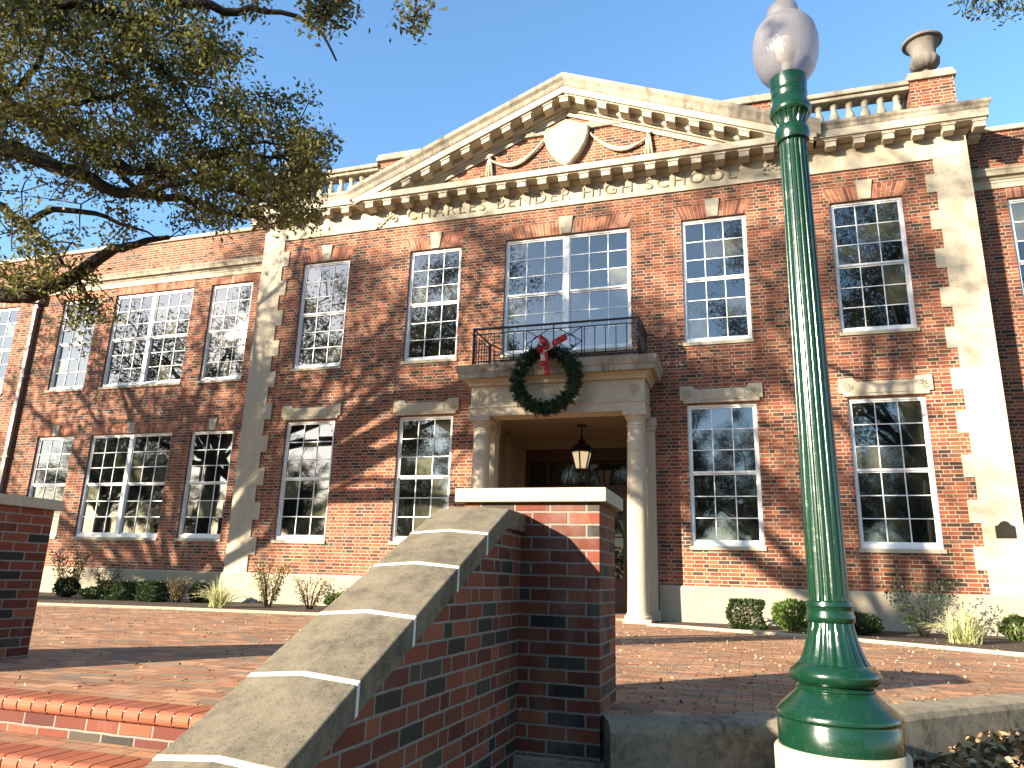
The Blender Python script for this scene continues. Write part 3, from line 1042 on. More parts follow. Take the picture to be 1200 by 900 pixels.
# recessed porch
pc = MB()
PB = 2.35
pc.poly([(-1.62, .1, 0), (-1.62, PB, 0), (-1.62, PB, 3.84), (-1.62, .1, 3.84)])
pc.poly([(1.62, PB, 0), (1.62, .1, 0), (1.62, .1, 3.84), (1.62, PB, 3.84)])
pc.poly([(-1.62, -.42, 3.84), (1.62, -.42, 3.84), (1.62, PB, 3.84), (-1.62, PB, 3.84)][::-1])
pc.box(-1.62, 1.62, PB - .12, PB, 3.58, 3.84)
pc.box(-1.62, 1.62, PB - .17, PB, 3.74, 3.838)
for s in (-1, 1):
    x0, x1 = sorted((s * 1.62, s * 1.56)); pc.box(x0, x1, .12, PB - .17, 3.70, 3.838)
    x0, x1 = sorted((s * 1.62, s * 1.50)); pc.box(x0, x1, 1.0, 1.28, 0, 3.70)
    x0, x1 = sorted((s * 1.62, s * 1.46)); pc.box(x0, x1, PB - .16, PB, 0, 3.579)
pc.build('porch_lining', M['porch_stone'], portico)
pf = MB()
pf.box(-1.62, 1.62, 0.0, PB, -.1, 0.04)
pf.build('porch_floor', M['paver'], portico)
dr = MB()
dy = PB - .03
dr.box(-1.46, 1.46, dy - .02, dy + .05, 3.30, 3.58)
dr.box(-1.46, 1.46, dy - .06, dy + .05, 2.62, 2.74)
for x in (-1.46, -.96, -.04, .88, 1.38):
    dr.box(x, x + .08, dy - .04, dy + .05, 0.04, 2.62)
    dr.box(x, x + .08, dy - .04, dy + .05, 2.74, 3.30)
drf = dr.build('door_frame', M['wood'], bld)
tg = MB()
for a, b in ((-1.38, -.96), (-.88, -.04), (.04, .88), (.96, 1.38)):
    tg.poly([(a, dy, 2.74), (b, dy, 2.74), (b, dy, 3.30), (a, dy, 3.30)], 0, .1)
tg.build('transom_pane', M['door_glass'], drf)
for a, b in ((-1.38, -.96), (-.88, -.04), (.04, .88), (.96, 1.38)):
    d = MB()
    st = .10
    d.box(a, a + st, dy - .03, dy + .03, .05, 2.62); d.box(b - st, b, dy - .03, dy + .03, .05, 2.62)
    d.box(a + st, b - st, dy - .03, dy + .03, .05, .75); d.box(a + st, b - st, dy - .03, dy + .03, 2.48, 2.62)
    for k in (1, 2, 3):
        z = .75 + (2.48 - .75) * k / 4
        d.box(a + st, b - st, dy - .02, dy + .02, z - .018, z + .018)
    if b - a > .6: d.box((a + b) / 2 - .015, (a + b) / 2 + .015, dy - .018, dy + .018, .75, 2.48)
    do = d.build('door', M['wood'], bld)
    gp = MB(); gp.poly([(a + st, dy, .75), (b - st, dy, .75), (b - st, dy, 2.48), (a + st, dy, 2.48)], 0, .1)
    gp.build('pane', M['door_glass'], do)
    if b - a > .6:
        hx = b - .05 if a < 0 else a + .05
        hm = MB(); hm.tube([(hx, dy - .03, 1.05), (hx, dy - .09, 1.08), (hx, dy - .09, 1.32), (hx, dy - .03, 1.35)], .012, 8)
        hm.build('handle', M['bronze'], do)

# ---- balcony railing on the portico
rl = MB()
ZR, ZB = 5.44, 4.74
fy = -.93
hwx = 1.63


def bar(a, b, r=.009, n=6): rl.tube([a, b], r, n)


for z, r in ((ZR, .022), (ZR - .10, .011), (ZB + .03, .013)):
    rl.tube([(-hwx, -.02, z), (-hwx, fy, z), (hwx, fy, z), (hwx, -.02, z)], r, 6, smooth=False)
for x in (-hwx, hwx):
    bar((x, fy, 4.69), (x, fy, ZR), .02); bar((x, -.03, 4.69), (x, -.03, ZR), .018)
    for k in range(1, 6): bar((x, fy * k / 6, ZB), (x, fy * k / 6, ZR - .1))
rail = rl.build('balcony_railing', M['iron'], bld)
rl = MB()
for k in range(-8, 9):
    x = k * .2
    if abs(x) < .55: continue
    rl = MB(); bar((x, fy, ZB + .03), (x, fy, ZR - .1), .0085)
    rl.build('railing_bar', M['iron'], rail)
rl = MB()
zm = (ZB + ZR - .07) / 2
for s in (-1, 1):
    bar((s * .55, fy, ZB + .03), (s * .55, fy, ZR - .1), .011)
    bar((s * .55, fy, ZR - .1), (0, fy, zm - .05)); bar((s * .55, fy, ZB + .03), (0, fy, zm + .05))
    bar((s * .55, fy, zm), (s * .1, fy, ZR - .1)); bar((s * .55, fy, zm), (s * .1, fy, ZB + .03))
    rl.tube([(s * (.3 + .14 * math.cos(a * math.pi / 8)), fy, zm + .16 * math.sin(a * math.pi / 8)) for a in range(17)], .008, 6)
bar((0, fy, ZB + .03), (0, fy, ZR), .012)
rl.build('railing_lattice', M['iron'], rail)

# plaque
pq = empty('wall_plaque', (7.31, -.03, 1.5), 'small dark shield topped plaque on the right cream quoin', 'plaque')
q = MB()
q.prism([(7.17, 1.53), (7.45, 1.53), (7.45, 1.72), (7.40, 1.74), (7.36, 1.79), (7.31, 1.805), (7.26, 1.79), (7.22, 1.74), (7.17, 1.72)], -.045, -.025)
q.build('plate', M['bronze'], pq, bevel=.004)
q = MB(); q.prism([(7.19, 1.55), (7.43, 1.55), (7.43, 1.565), (7.19, 1.565)], -.05, -.044); 
q.build('raised_border', M['bronze'], pq)

# ------------------------------------------------------------------ wreath and lantern
wx, wy, wz = -.09, -1.12, 4.28
wr = empty('christmas_wreath', (wx, wy, wz), 'large dark green evergreen wreath hung from the balcony with a red bow', 'wreath')
core = MB()
R0, r0 = .555, .075
core.rings([[(wx + (R0 + r0 * math.cos(b)) * math.cos(a), wy + r0 * math.sin(b), wz + (R0 + r0 * math.cos(b)) * math.sin(a)) for b in [2 * math.pi * j / 8 for j in range(8)]] for a in [2 * math.pi * i / 40 for i in range(41)]], cap=False, smooth=True)
rng = np.random.default_rng(3)


def quads(P, D, S, L, W):
    """leaf quads: base points P, directions D, side vectors S, lengths L, widths W -> diamond quads"""
    n = len(P)
    D = D / np.linalg.norm(D, axis=1, keepdims=True)
    S = S - D * np.sum(S * D, axis=1, keepdims=True)
    S = S / (np.linalg.norm(S, axis=1, keepdims=True) + 1e-9)
    L = np.asarray(L).reshape(-1, 1) * np.ones((n, 1)); W = np.asarray(W).reshape(-1, 1) * np.ones((n, 1))
    v = np.stack([P, P + D * L * .5 + S * W * .5, P + D * L, P + D * L * .5 - S * W * .5], 1).reshape(-1, 3)
    f = np.arange(4 * n).reshape(-1, 4)
    return v, f


core_o = core.build('wreath_ring', M['needle'], wr)
n = 9500
a = rng.uniform(0, 2 * np.pi, n); b = rng.uniform(0, 2 * np.pi, n)
rad = np.stack([np.cos(a), 0 * a, np.sin(a)], 1)
tan = np.stack([-np.sin(a), 0 * a, np.cos(a)], 1)
nor = rad * np.cos(b)[:, None] + np.array([[0, 1, 0]]) * np.sin(b)[:, None]
P = np.array([[wx, wy, wz]]) + rad * R0 + nor * (r0 + .03 * np.sin(a * 23)[:, None] + .02 * np.sin(a * 41 + 1)[:, None]) * rng.uniform(.5, 1.35, (n, 1))
D = nor * rng.uniform(.3, 1.0, (n, 1)) + tan * rng.uniform(.2, 1.1, (n, 1)) + rng.normal(0, .35, (n, 3))
v, f = quads(P, D, rng.normal(0, 1, (n, 3)), rng.uniform(.045, .10, n), .022)
raw('evergreen_sprigs', v, f, M['needle'], wr, rng.random(n))
bw = MB()
bx, by, bz = -.10, wy - .16, wz + .60


def ribbon(pts, wvec, wid):
    W = Vector(wvec).normalized() * wid / 2
    for i in range(len(pts) - 1):
        p, q2 = Vector(pts[i]), Vector(pts[i + 1])
        bw.poly([p - W, q2 - W, q2 + W, p + W], 0, random.choice([.2, .4, .6, .8, .8, 1.0]), True)


for k in range(13):
    ang = random.uniform(0, 2 * math.pi); ln = random.uniform(.12, .20); up = random.uniform(-.06, .03)
    dx, dz = math.cos(ang), math.sin(ang)
    pts = [(bx, by, bz)] + [(bx + dx * ln * math.sin(t * math.pi / 8) ** .7 * (.6 + .4 * math.cos(t * .4)), by - .10 * math.sin(t * math.pi / 4 + .2) - .05 + up * .3, bz + dz * ln * math.sin(t * math.pi / 8) ** .7) for t in range(1, 9)]
    ribbon(pts, (-dz * .8, .6, dx * .8), .06)
ribbon([(bx + .02, by - .05, bz - .08), (bx + .06, by - .07, bz - .2), (bx + .05, by - .04, bz - .34), (bx + .08, by - .06, bz - .47), (bx + .09, by - .04, bz - .58)], (1, -.2, 0), .10)
ribbon([(bx - .02, by - .05, bz - .06), (bx + .01, by - .08, bz - .16), (bx + .02, by - .06, bz - .30), (bx + .03, by - .07, bz - .40)], (1, .3, 0), .09)
ribbon([(bx + .06, by - .02, bz - .05), (bx + .18, by - .04, bz + .02), (bx + .32, by - .02, bz + .10), (bx + .44, by + .0, bz + .17)], (-.3, 0, 1), .13)
bwo = bw.build('bow', M['ribbon'], wr)
sol = bwo.modifiers.new('thick', 'SOLIDIFY'); sol.thickness = .004
wi = MB(); wi.tube([(wx, wy + .04, wz + .6), (wx, wy + .14, 4.74), (wx, -.93, 4.77)], .008, 6)
wi.build('hanging_wire', M['iron'], wr)

lx, ly = .14, .98
ln_ = empty('porch_lantern', (lx, ly, 3.84), 'black hanging lantern with cream glass under the porch ceiling', 'lantern')
m_ = MB(); m_.lathe([(.10, 3.838), (.10, 3.815), (.03, 3.80)], (lx, ly), 16); m_.tube([(lx, ly, 3.80), (lx, ly, 3.55)], .012, 6)
for k in range(5):
    z = 3.77 - .045 * k
    m_.tube([(lx + .022 * math.cos(t) * (1 if k % 2 else .1), ly + .022 * math.cos(t) * (.1 if k % 2 else 1), z + .03 * math.sin(t)) for t in [i * math.pi / 4 for i in range(9)]], .006, 5)
m_.build('hanging_chain', M['iron'], ln_)
m_ = MB()
m_.lathe([(.02, 3.60), (.035, 3.57), (.03, 3.54), (.075, 3.52), (.08, 3.50), (.06, 3.48), (.09, 3.45), (.17, 3.41), (.225, 3.34), (.245, 3.27), (.25, 3.255), (.22, 3.25)], (lx, ly), 6 * 4)
for k in range(6):
    a = (k + .5) * math.pi / 3
    m_.tube([(lx + .235 * math.cos(a), ly + .235 * math.sin(a), 3.255), (lx + .275 * math.cos(a), ly + .275 * math.sin(a), 3.285), (lx + .27 * math.cos(a), ly + .27 * math.sin(a), 3.31)], .012, 6)
m_.build('lantern_top', M['iron'], ln_, sharp=35)
m_ = MB()
for k in range(6):
    a = (k + .5) * math.pi / 3
    m_.tube([(lx + .22 * math.cos(a), ly + .22 * math.sin(a), 3.25), (lx + .125 * math.cos(a), ly + .125 * math.sin(a), 2.90)], .016, 4)
m_.lathe([(.14, 2.91), (.145, 2.89), (.12, 2.87), (.05, 2.85), (.035, 2.82), (.05, 2.80), (.02, 2.76)], (lx, ly), 12)
m_.build('lantern_frame', M['iron'], ln_)
m_ = MB()
m_.rings([[(lx + r * math.cos((k + .5) * math.pi / 3), ly + r * math.sin((k + .5) * math.pi / 3), z) for k in range(6)] for r, z in ((.115, 2.905), (.205, 3.25))])
m_.build('glass', M['lantern'], ln_)

# ------------------------------------------------------------------ stair, stair walls, piers
st = empty('brick_stair', (.2, -11.5, -1.0), 'red brick steps with rounded nosings between the two brick piers', 'stair')
body = MB(); nos = MB()
TR, RI = .36, .165
X0, X1 = -2.2, 1.835
for k in range(6):
    yf = -10.75 - TR * k
    zt = 0.002 - RI * k
    body.box(X0, X1, yf + .02, (yf + TR + .02) if k else -10.0, zt - RI - .9 if k == 5 else zt - RI - .002, zt - .07, 0)
    # mortar bed and bullnose bricks
    nos.box(X0, X1, yf + .010, yf + .205, zt - .055, zt - .012, 1); nos.box(X0, X1, yf + .03, yf + .204, zt - .0115, zt - .004, 1)
    x = X0 + .002
    while x < X1 - .05:
        wdt = .0975
        r_ = .0345
        pr_ = [(.205, zt - .069), (.205, zt)]
        arc = [(yf + r_ - r_ * math.sin(i * math.pi / 8), zt - r_ + r_ * math.cos(i * math.pi / 8)) for i in range(9)]
        jx = random.uniform(-.001, .001)
        ring = [(yf + .205, zt - .069), (yf + .205, zt)] + arc
        ring = [(y, z + jx) for y, z in ring]
        tn = random.random()
        nos.rings([[(x + .005, y, z) for y, z in ring], [(x + wdt - .005, y, z) for y, z in ring]], 0, tn)
        x += wdt
    if k:   # tread paving behind the nosing
        body.box(X0, X1, yf + .206, yf + TR + .03, zt - .1, zt - .004, 1)
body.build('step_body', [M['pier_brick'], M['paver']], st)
nos.build('bullnose_nosing', [M['nosing'], M['mortar']], st)

CSL = .46


def cop_z(y):      # coping top at its edge
    return 1.012 + CSL * min(0.0, y + 10.213)


sw = empty('stair_wall', (2.2, -9.9, -.35), 'near brick pier with sloping cement coped stair wall beside the lamp post', 'stair wall', 'stair walls flanking the steps')
m_ = MB()
m_.box(1.83, 2.611, -9.90, -9.42, -.6, 1.075)
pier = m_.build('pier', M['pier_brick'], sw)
m_ = MB()
m_.box(1.80, 2.64, -9.935, -9.385, -.6, -.205)
m_.build('footing', M['concrete'], pier, bevel=.01)
m_ = MB()
m_.box(1.785, 2.656, -9.945, -9.375, 1.078, 1.155)
m_.build('pier_cap', M['cap_stone'], pier, bevel=.006, seg=2)
m_ = MB()
ya = -12.75
cbot = .098
m_.hexa([(1.855, ya, -1.2), (2.175, ya, -1.2), (2.175, -9.9, -1.2), (1.855, -9.9, -1.2), (1.855, ya, cop_z(ya) - cbot), (2.175, ya, cop_z(ya) - cbot), (2.175, -10.213, cop_z(-10.2) - cbot), (1.855, -10.213, cop_z(-10.2) - cbot)])
m_.v[-8:] = m_.v[-8:]
m_.box(1.855, 2.175, -10.213, -9.9, -1.0, cop_z(-10.) - cbot - .001)
m_.v[2] = (2.175, -10.213, -1.2); m_.v[3] = (1.855, -10.213, -1.2)
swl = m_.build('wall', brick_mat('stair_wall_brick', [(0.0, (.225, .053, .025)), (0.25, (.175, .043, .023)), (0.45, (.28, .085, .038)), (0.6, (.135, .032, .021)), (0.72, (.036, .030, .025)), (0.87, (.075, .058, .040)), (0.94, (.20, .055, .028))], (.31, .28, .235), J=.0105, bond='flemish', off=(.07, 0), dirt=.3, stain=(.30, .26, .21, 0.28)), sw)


def cop_ring(y, th=.1, rise=.015):
    z = cop_z(y)
    return [(1.80, y, z - th), (2.20, y, z - th), (2.20, y, z), (2.0, y, z + rise), (1.80, y, z)]


js = [-9.902, -10.213, -10.529, -10.881, -11.29, -11.678, -12.055, -12.43, -12.8]
b_ = MB()
for i in range(1, len(js) - 1):
    cs = MB()
    top, bot = js[i] - (.008 if i > 1 else 0), js[i + 1] + .008
    rr = [cop_ring(bot), cop_ring(top)]
    if i == 1: rr.append(cop_ring(js[0]))
    cs.rings(rr[::-1])
    cs.build('coping_stone', M['coping'], sw, bevel=.006, seg=2)
    jm = MB()
    jm.rings([cop_ring(js[i + 1] + .0085, .1, .0165), cop_ring(js[i + 1] - .0085, .1, .0165)][::-1])
    for k in range(len(jm.v)): pass
    jm.build('mortar_joint', M['mortar'], sw)
sw2 = copy_tree(sw)
sw2.location = (2.2 - 4.391, -9.9, -.35)
tag(sw2, 'shaded brick pier and stair wall at the left edge of the steps', 'stair wall')

# ------------------------------------------------------------------ lamp posts
LXY = (3.73, -9.85)


def lz(z): return .66 + (z - .66) * .899


def lamp(label):
    e = empty('street_lamp', (LXY[0], LXY[1], -.36), label, 'lamp post', 'green lamp posts beside the steps')
    k = .899
    P = lambda pr: [(r * k, lz(z)) for r, z in pr]
    m_ = MB()
    m_.lathe([(.325 * k, -.7), (.325 * k, lz(-.14)), (.31 * k, lz(-.122))], LXY, 40)
    m_.build('plinth', M['cap_stone'], e, sharp=40)
    m_ = MB()
    m_.lathe(P([(.300, -.125), (.302, -.01), (.295, 0), (.295, .012), (.305, .02), (.305, .042), (.296, .052), (.285, .064), (.268, .082), (.245, .10), (.215, .128), (.19, .152)]), LXY, 48)
    m_.lathe(P([(.19, .15), (.197, .158), (.19, .17), (.178, .174), (.178, .18)]), LXY, 48)
    m_.lathe(P([(.178, .176), (.205, .185), (.222, .205), (.226, .225), (.218, .25), (.195, .268), (.18, .28)]), LXY, 48, mod=lambda i, z: 1 + (.008 if i % 2 else -.008) * (1 if lz(.19) < z < lz(.26) else 0))
    fl = lambda i, z: 1 - .05 * (1 if i % 5 in (0, 1) else 0)
    m_.lathe(P([(.178, .278), (.165, .30), (.15, .335), (.137, .375), (.125, .42), (.116, .465), (.112, .49)]), LXY, 100, mod=fl)
    m_.lathe(P([(.112, .485), (.122, .495), (.124, .52), (.116, .535), (.116, .565), (.122, .572), (.118, .592), (.104, .60)]), LXY, 40)
    m_.build('base', M['green'], e, sharp=42)
    m_ = MB()
    m_.lathe(P([(.103, .60), (.103, .64), (.098, 1.5), (.092, 2.3), (.085, 3.0), (.082, 3.41)]), LXY, 100, mod=lambda i, z: 1 - .075 * (1 if i % 5 in (0, 1) and lz(.62) < z else 0))
    m_.build('shaft', M['green'], e, sharp=50)
    m_ = MB()
    m_.lathe(P([(.083, 3.40), (.098, 3.41), (.106, 3.45), (.106, 3.48), (.096, 3.51), (.088, 3.515)]), LXY, 36)
    m_.lathe(P([(.087, 3.51), (.089, 3.535), (.10, 3.57), (.118, 3.60)]), LXY, 100, mod=lambda i, z: 1 - .07 * (1 if i % 5 in (0, 1) else 0))
    m_.lathe(P([(.118, 3.598), (.128, 3.615), (.128, 3.64), (.120, 3.665), (.108, 3.70), (.106, 3.73), (.112, 3.745), (.112, 3.76), (.108, 3.77), (.108, 3.785), (.113, 3.80), (.114, 3.875), (.10, 3.88)]), LXY, 36)
    m_.build('collar', M['green'], e, sharp=42)
    m_ = MB()
    m_.lathe(P([(.09, 3.86), (.135, 3.885), (.172, 3.94), (.196, 4.01), (.207, 4.09), (.206, 4.165), (.19, 4.245), (.158, 4.30), (.118, 4.332), (.100, 4.34), (.102, 4.36), (.102, 4.40), (.092, 4.44), (.065, 4.47), (.03, 4.482)]), LXY, 40)
    m_.build('globe', M['globe'], e)
    m_ = MB(); m_.lathe(P([(.03, 4.48), (.034, 4.50), (.012, 4.53)]), LXY, 12); m_.build('finial', M['green'], e)
    m_ = MB(); m_.tube([(LXY[0], LXY[1], lz(3.88)), (LXY[0], LXY[1], lz(4.0))], .03, 12); m_.lathe(P([(.03, 4.0), (.06, 4.06), (.065, 4.12), (.045, 4.19), (.01, 4.22)]), LXY, 16)
    m_.build('bulb', M['white'], e)
    return e


l1 = lamp('tall green fluted lamp post with frosted acorn globe in the right foreground')
l2 = copy_tree(l1)
l2.location = (-3.15, -10.33, -.36)
tag(l2, 'green lamp post left of the steps beside the left brick pier', 'lamp post')

# ------------------------------------------------------------------ planting
def leaf_cloud(name, label, cat, c, size, n, mat, L, W, shape='round', stems=6, group='shrubs along the school wall', seed=0, stem_mat='bark'):
    r = np.random.default_rng(seed)
    n = int(n * (2.8 if shape == 'box' else 2.0 if shape != 'open' else 1.2))
    e = empty(name, c, label, cat, group)
    sx, sy, h = size
    if shape == 'box':
        q = r.uniform(-1, 1, (n, 3)); k = r.integers(0, 3, n); sgn = r.choice([-1, 1], n)
        for i in range(n):
            if r.random() < .75: q[i, k[i]] = sgn[i] * r.uniform(.8, 1.05)
        q[:, 2] = (q[:, 2] + 1) / 2
        q[:, 0] += .12 * np.sin(q[:, 2] * 7 + seed); q[:, 1] += .1 * np.cos(q[:, 0] * 5)
    elif shape == 'open':
        t = r.random(n); sid = r.integers(0, stems * 2, n)
        an = sid * 2.4 + r.normal(0, .25, n); sprd = (.35 + .65 * t) * r.uniform(.6, 1.1, n)
        q = np.stack([np.cos(an) * sprd, np.sin(an) * sprd, .15 + .85 * t + r.normal(0, .05, n)], 1)
    else:
        d = r.normal(0, 1, (n, 3)); d /= np.linalg.norm(d, axis=1, keepdims=True)
        lump = 1 + .16 * np.sin(d[:, 0] * 5 + seed) * np.cos(d[:, 1] * 4 + d[:, 2] * 3 + seed)
        q = d * (r.uniform(.55, 1.0, n) ** .4 * lump)[:, None]
        q[:, 2] = (q[:, 2] + 1) / 2
    P = np.array(c) + q * np.array([sx / 2, sy / 2, h])
    D = r.normal(0, 1, (n, 3)) + np.array([0, 0, .5]) + (q - [0, 0, .4]) * .8
    v, f = quads(P, D, r.normal(0, 1, (n, 3)), r.uniform(.7, 1.25, n) * L, W)
    raw('foliage', v, f, mat, e, np.clip(r.beta(1.6, 2.4, n), 0, 1))
    sm = MB()
    for k in range(stems):
        an = k * 2.4 + seed
        ex = Vector((c[0] + math.cos(an) * sx * .38, c[1] + math.sin(an) * sy * .38, c[2] + h * (.95 if shape == 'open' else .7)))
        b0 = Vector(c) + Vector((math.cos(an) * .04, math.sin(an) * .04, -.02))
        mid = b0.lerp(ex, .5) + Vector((random.uniform(-.04, .04), random.uniform(-.04, .04), .05))
        sm.tube([b0, mid, ex], [.012, .009, .004], 5)
    sm.build('stems', M['bark'], e)
    return e


def blades(label, c, rad_, h, n, seed):
    r = random.Random(seed)
    e = empty('liriope_clump', c, label, 'plant', 'striped grass clumps in the beds')
    mb = MB()
    for i in range(n):
        a = r.uniform(0, 2 * math.pi); up = r.random()
        ln = rad_ * (.25 + .85 * up) * r.uniform(.8, 1.1); hh = h * r.uniform(.75, 1.15) * (1.15 - .45 * up); wd = r.uniform(.008, .014)
        bx_, by_ = c[0] + r.gauss(0, .07), c[1] + r.gauss(0, .06)
        dx, dy = math.cos(a), math.sin(a)
        tn = r.random(); prev = None
        for k in range(6):
            t = k / 5
            x = bx_ + dx * ln * t; y = by_ + dy * ln * t
            z = c[2] + hh * (1.9 * t - (.75 + .55 * up) * t * t)
            w_ = wd * (1 - t * .9)
            tw_ = .5 * w_
            cur = [(x - dy * w_, y + dx * w_, z - tw_), (x + dy * w_, y - dx * w_, z + tw_)]
            if prev: mb.poly([prev[0], prev[1], cur[1], cur[0]], 0, min(1, tn * .7 + .3 * t), True)
            prev = cur
    mb.build('blades', M['blade'], e)


def bed(x, y, Yc):
    p = at(x, y, Yc)
    return (p.x, Yc, .02)


leaf_cloud('photinia_shrub', 'tall loose reddish shrub behind the left pier edge', 'shrub', bed(76, 700, -.35), (1.0, .7, .95), 900, M['leaf_red'], .07, .03, 'open', 7, seed=1)
leaf_cloud('boxwood_shrub', 'round dark clipped shrub at the left end of the bed', 'shrub', bed(76, 704, -1.2), (.52, .48, .40), 1300, M['leaf_dark'], .045, .026, 'round', seed=2)
leaf_cloud('low_shrub', 'low pale green sprawling shrub between dark clipped mounds', 'shrub', bed(108, 704, -1.25), (.6, .45, .22), 600, M['leaf_bright'], .05, .026, 'round', seed=3)
leaf_cloud('boxwood_shrub', 'dark flat topped clipped shrub under the double windows', 'shrub', bed(137, 706, -1.3), (.60, .5, .36), 1500, M['leaf_dark'], .045, .026, 'box', seed=4)
leaf_cloud('photinia_shrub', 'loose pale twiggy shrub against the base behind the flat topped one', 'shrub', bed(122, 700, -.3), (.85, .5, .62), 420, M['leaf_red'], .06, .025, 'open', 7, seed=14)
leaf_cloud('boxwood_shrub', 'small cube shaped dark clipped shrub', 'shrub', bed(177, 708, -1.35), (.42, .42, .38), 1200, M['leaf_dark'], .045, .026, 'box', seed=5)
leaf_cloud('photinia_shrub', 'brownish open twiggy shrub next to the cube shaped one', 'shrub', bed(206, 709, -1.3), (.50, .45, .44), 480, M['leaf_red'], .055, .026, 'open', 7, seed=6)
leaf_cloud('boxwood_shrub', 'dark rounded shrub behind the striped grass clump by the quoin', 'shrub', bed(235, 706, -.9), (.50, .45, .40), 1100, M['leaf_dark'], .045, .026, 'round', seed=7)
blades('striped grass clump at the foot of the left quoin', bed(256, 716, -2.1), .52, .40, 130, 8)
leaf_cloud('spindly_shrub', 'upright olive green twiggy shrub right of the left quoin', 'shrub', bed(313, 715, -1.2), (.75, .6, .78), 950, M['leaf'], .055, .022, 'open', 9, seed=9)
leaf_cloud('spindly_shrub', 'sparse pinkish brown twiggy shrub nearest the sloping coping', 'shrub', bed(362, 718, -1.4), (.85, .6, .55), 520, M['leaf_red'], .05, .02, 'open', 9, seed=10)
leaf_cloud('low_shrub', 'small bright green shrub half hidden by the sloping coping', 'shrub', bed(394, 712, -.9), (.5, .4, .28), 500, M['leaf_bright'], .05, .026, 'round', seed=11)
leaf_cloud('boxwood_shrub', 'small cube shaped dark shrub right of the entrance columns', 'shrub', bed(875, 738, -1.0), (.50, .45, .42), 1400, M['leaf_dark'], .042, .024, 'box', seed=20)
leaf_cloud('holly_shrub', 'bright green leafy mound just left of the lamp post', 'shrub', bed(932, 742, -1.15), (.60, .5, .44), 1100, M['leaf_bright'], .06, .034, 'round', seed=21)
leaf_cloud('boxwood_shrub', 'low dark shrub just right of the lamp post', 'shrub', bed(1010, 751, -1.3), (.60, .5, .30), 1200, M['leaf_dark'], .045, .026, 'round', seed=22)
leaf_cloud('spindly_shrub', 'wide open dark twiggy shrub under the rightmost lower window', 'shrub', bed(1084, 756, -1.0), (1.1, .7, .78), 620, M['leaf_dark'], .055, .026, 'open', 9, seed=23)
blades('striped grass clump under the right quoin', bed(1133, 760, -2.3), .50, .42, 120, 24)
leaf_cloud('low_shrub', 'small bright green shrub cut by the right edge of the photo', 'shrub', bed(1197, 756, -1.2), (.45, .4, .34), 700, M['leaf_bright'], .05, .028, 'round', seed=25)

# ------------------------------------------------------------------ fallen leaves
r = np.random.default_rng(11)


def litter(name, pts, L, seed, lift=.012):
    rr = np.random.default_rng(seed)
    n = len(pts)
    D = rr.normal(0, 1, (n, 3)); D[:, 2] *= .25
    S = rr.normal(0, 1, (n, 3)); S[:, 2] *= .35
    v, f = quads(np.asarray(pts), D, S, rr.uniform(.6, 1.3, n) * L, L * .5)
    v[1::4, 2] += rr.uniform(0, .4, n) * L; v[2::4, 2] += rr.uniform(0, .3, n) * L
    return raw(name, v, f, M['litter'], None, rr.random(n))


pts = []
while len(pts) < 5600:
    x, y = r.uniform(-9, 9), r.uniform(-10.6, -.9)
    if y < -10 and not (-1.2 < x < 1.8): continue
    if x > 2.6 and y < np.interp(x, [a for a, b in CURB], [b for a, b in CURB]) - .1: continue
    if x < 1 and r.random() < .55: continue
    pts.append((x, y, .008))
tag(litter('fallen_leaves', pts, .030, 12), kind='stuff')
pts = []
while len(pts) < 12000:
    x, y = r.uniform(2.7, 9.5), r.uniform(-12.6, -5.4)
    cy = np.interp(x, [a for a, b in CURB], [b for a, b in CURB]) - .24
    if y > cy: continue
    if y < cy - 1.2 and r.random() < .3: continue
    pts.append((x, y, ground_z(x, y) + .02 + r.random() * .03))
tag(litter('leaf_litter', pts, .062, 13), kind='stuff')

# ------------------------------------------------------------------ oak trees
def crown_quads(centers, per, spread, L, W, seed, dirs=None):
    r = np.random.default_rng(seed)
    C = np.repeat(np.asarray(centers, float), per, 0)
    n = len(C)
    P = C + r.normal(0, 1, (n, 3)) * np.array(spread)
    D = r.normal(0, 1, (n, 3)) + np.array([0, 0, -.1])
    v, f = quads(P, D, r.normal(0, 1, (n, 3)), r.uniform(.7, 1.25, n) * L, r.uniform(.8, 1.2, n) * W)
    clt = np.repeat(r.beta(1.3, 2.2, len(centers)), per)
    return v, f, np.clip(clt * .7 + r.random(n) * .4, 0, 1)


def inframe(p, mg=25):
    q = proj(p)
    return q is not None and -mg < q[0] < 1200 + mg and -mg < q[1] < 900 + mg


def wander(r, a, b, n, amp):
    a, b = Vector(a), Vector(b)
    out = []
    off = Vector((0, 0, 0))
    for i in range(n + 1):
        t = i / n
        w_ = math.sin(math.pi * t)
        off = off * .6 + Vector((r.gauss(0, amp), r.gauss(0, amp), r.gauss(0, amp)))
        out.append(a.lerp(b, t) + off * w_)
    return out


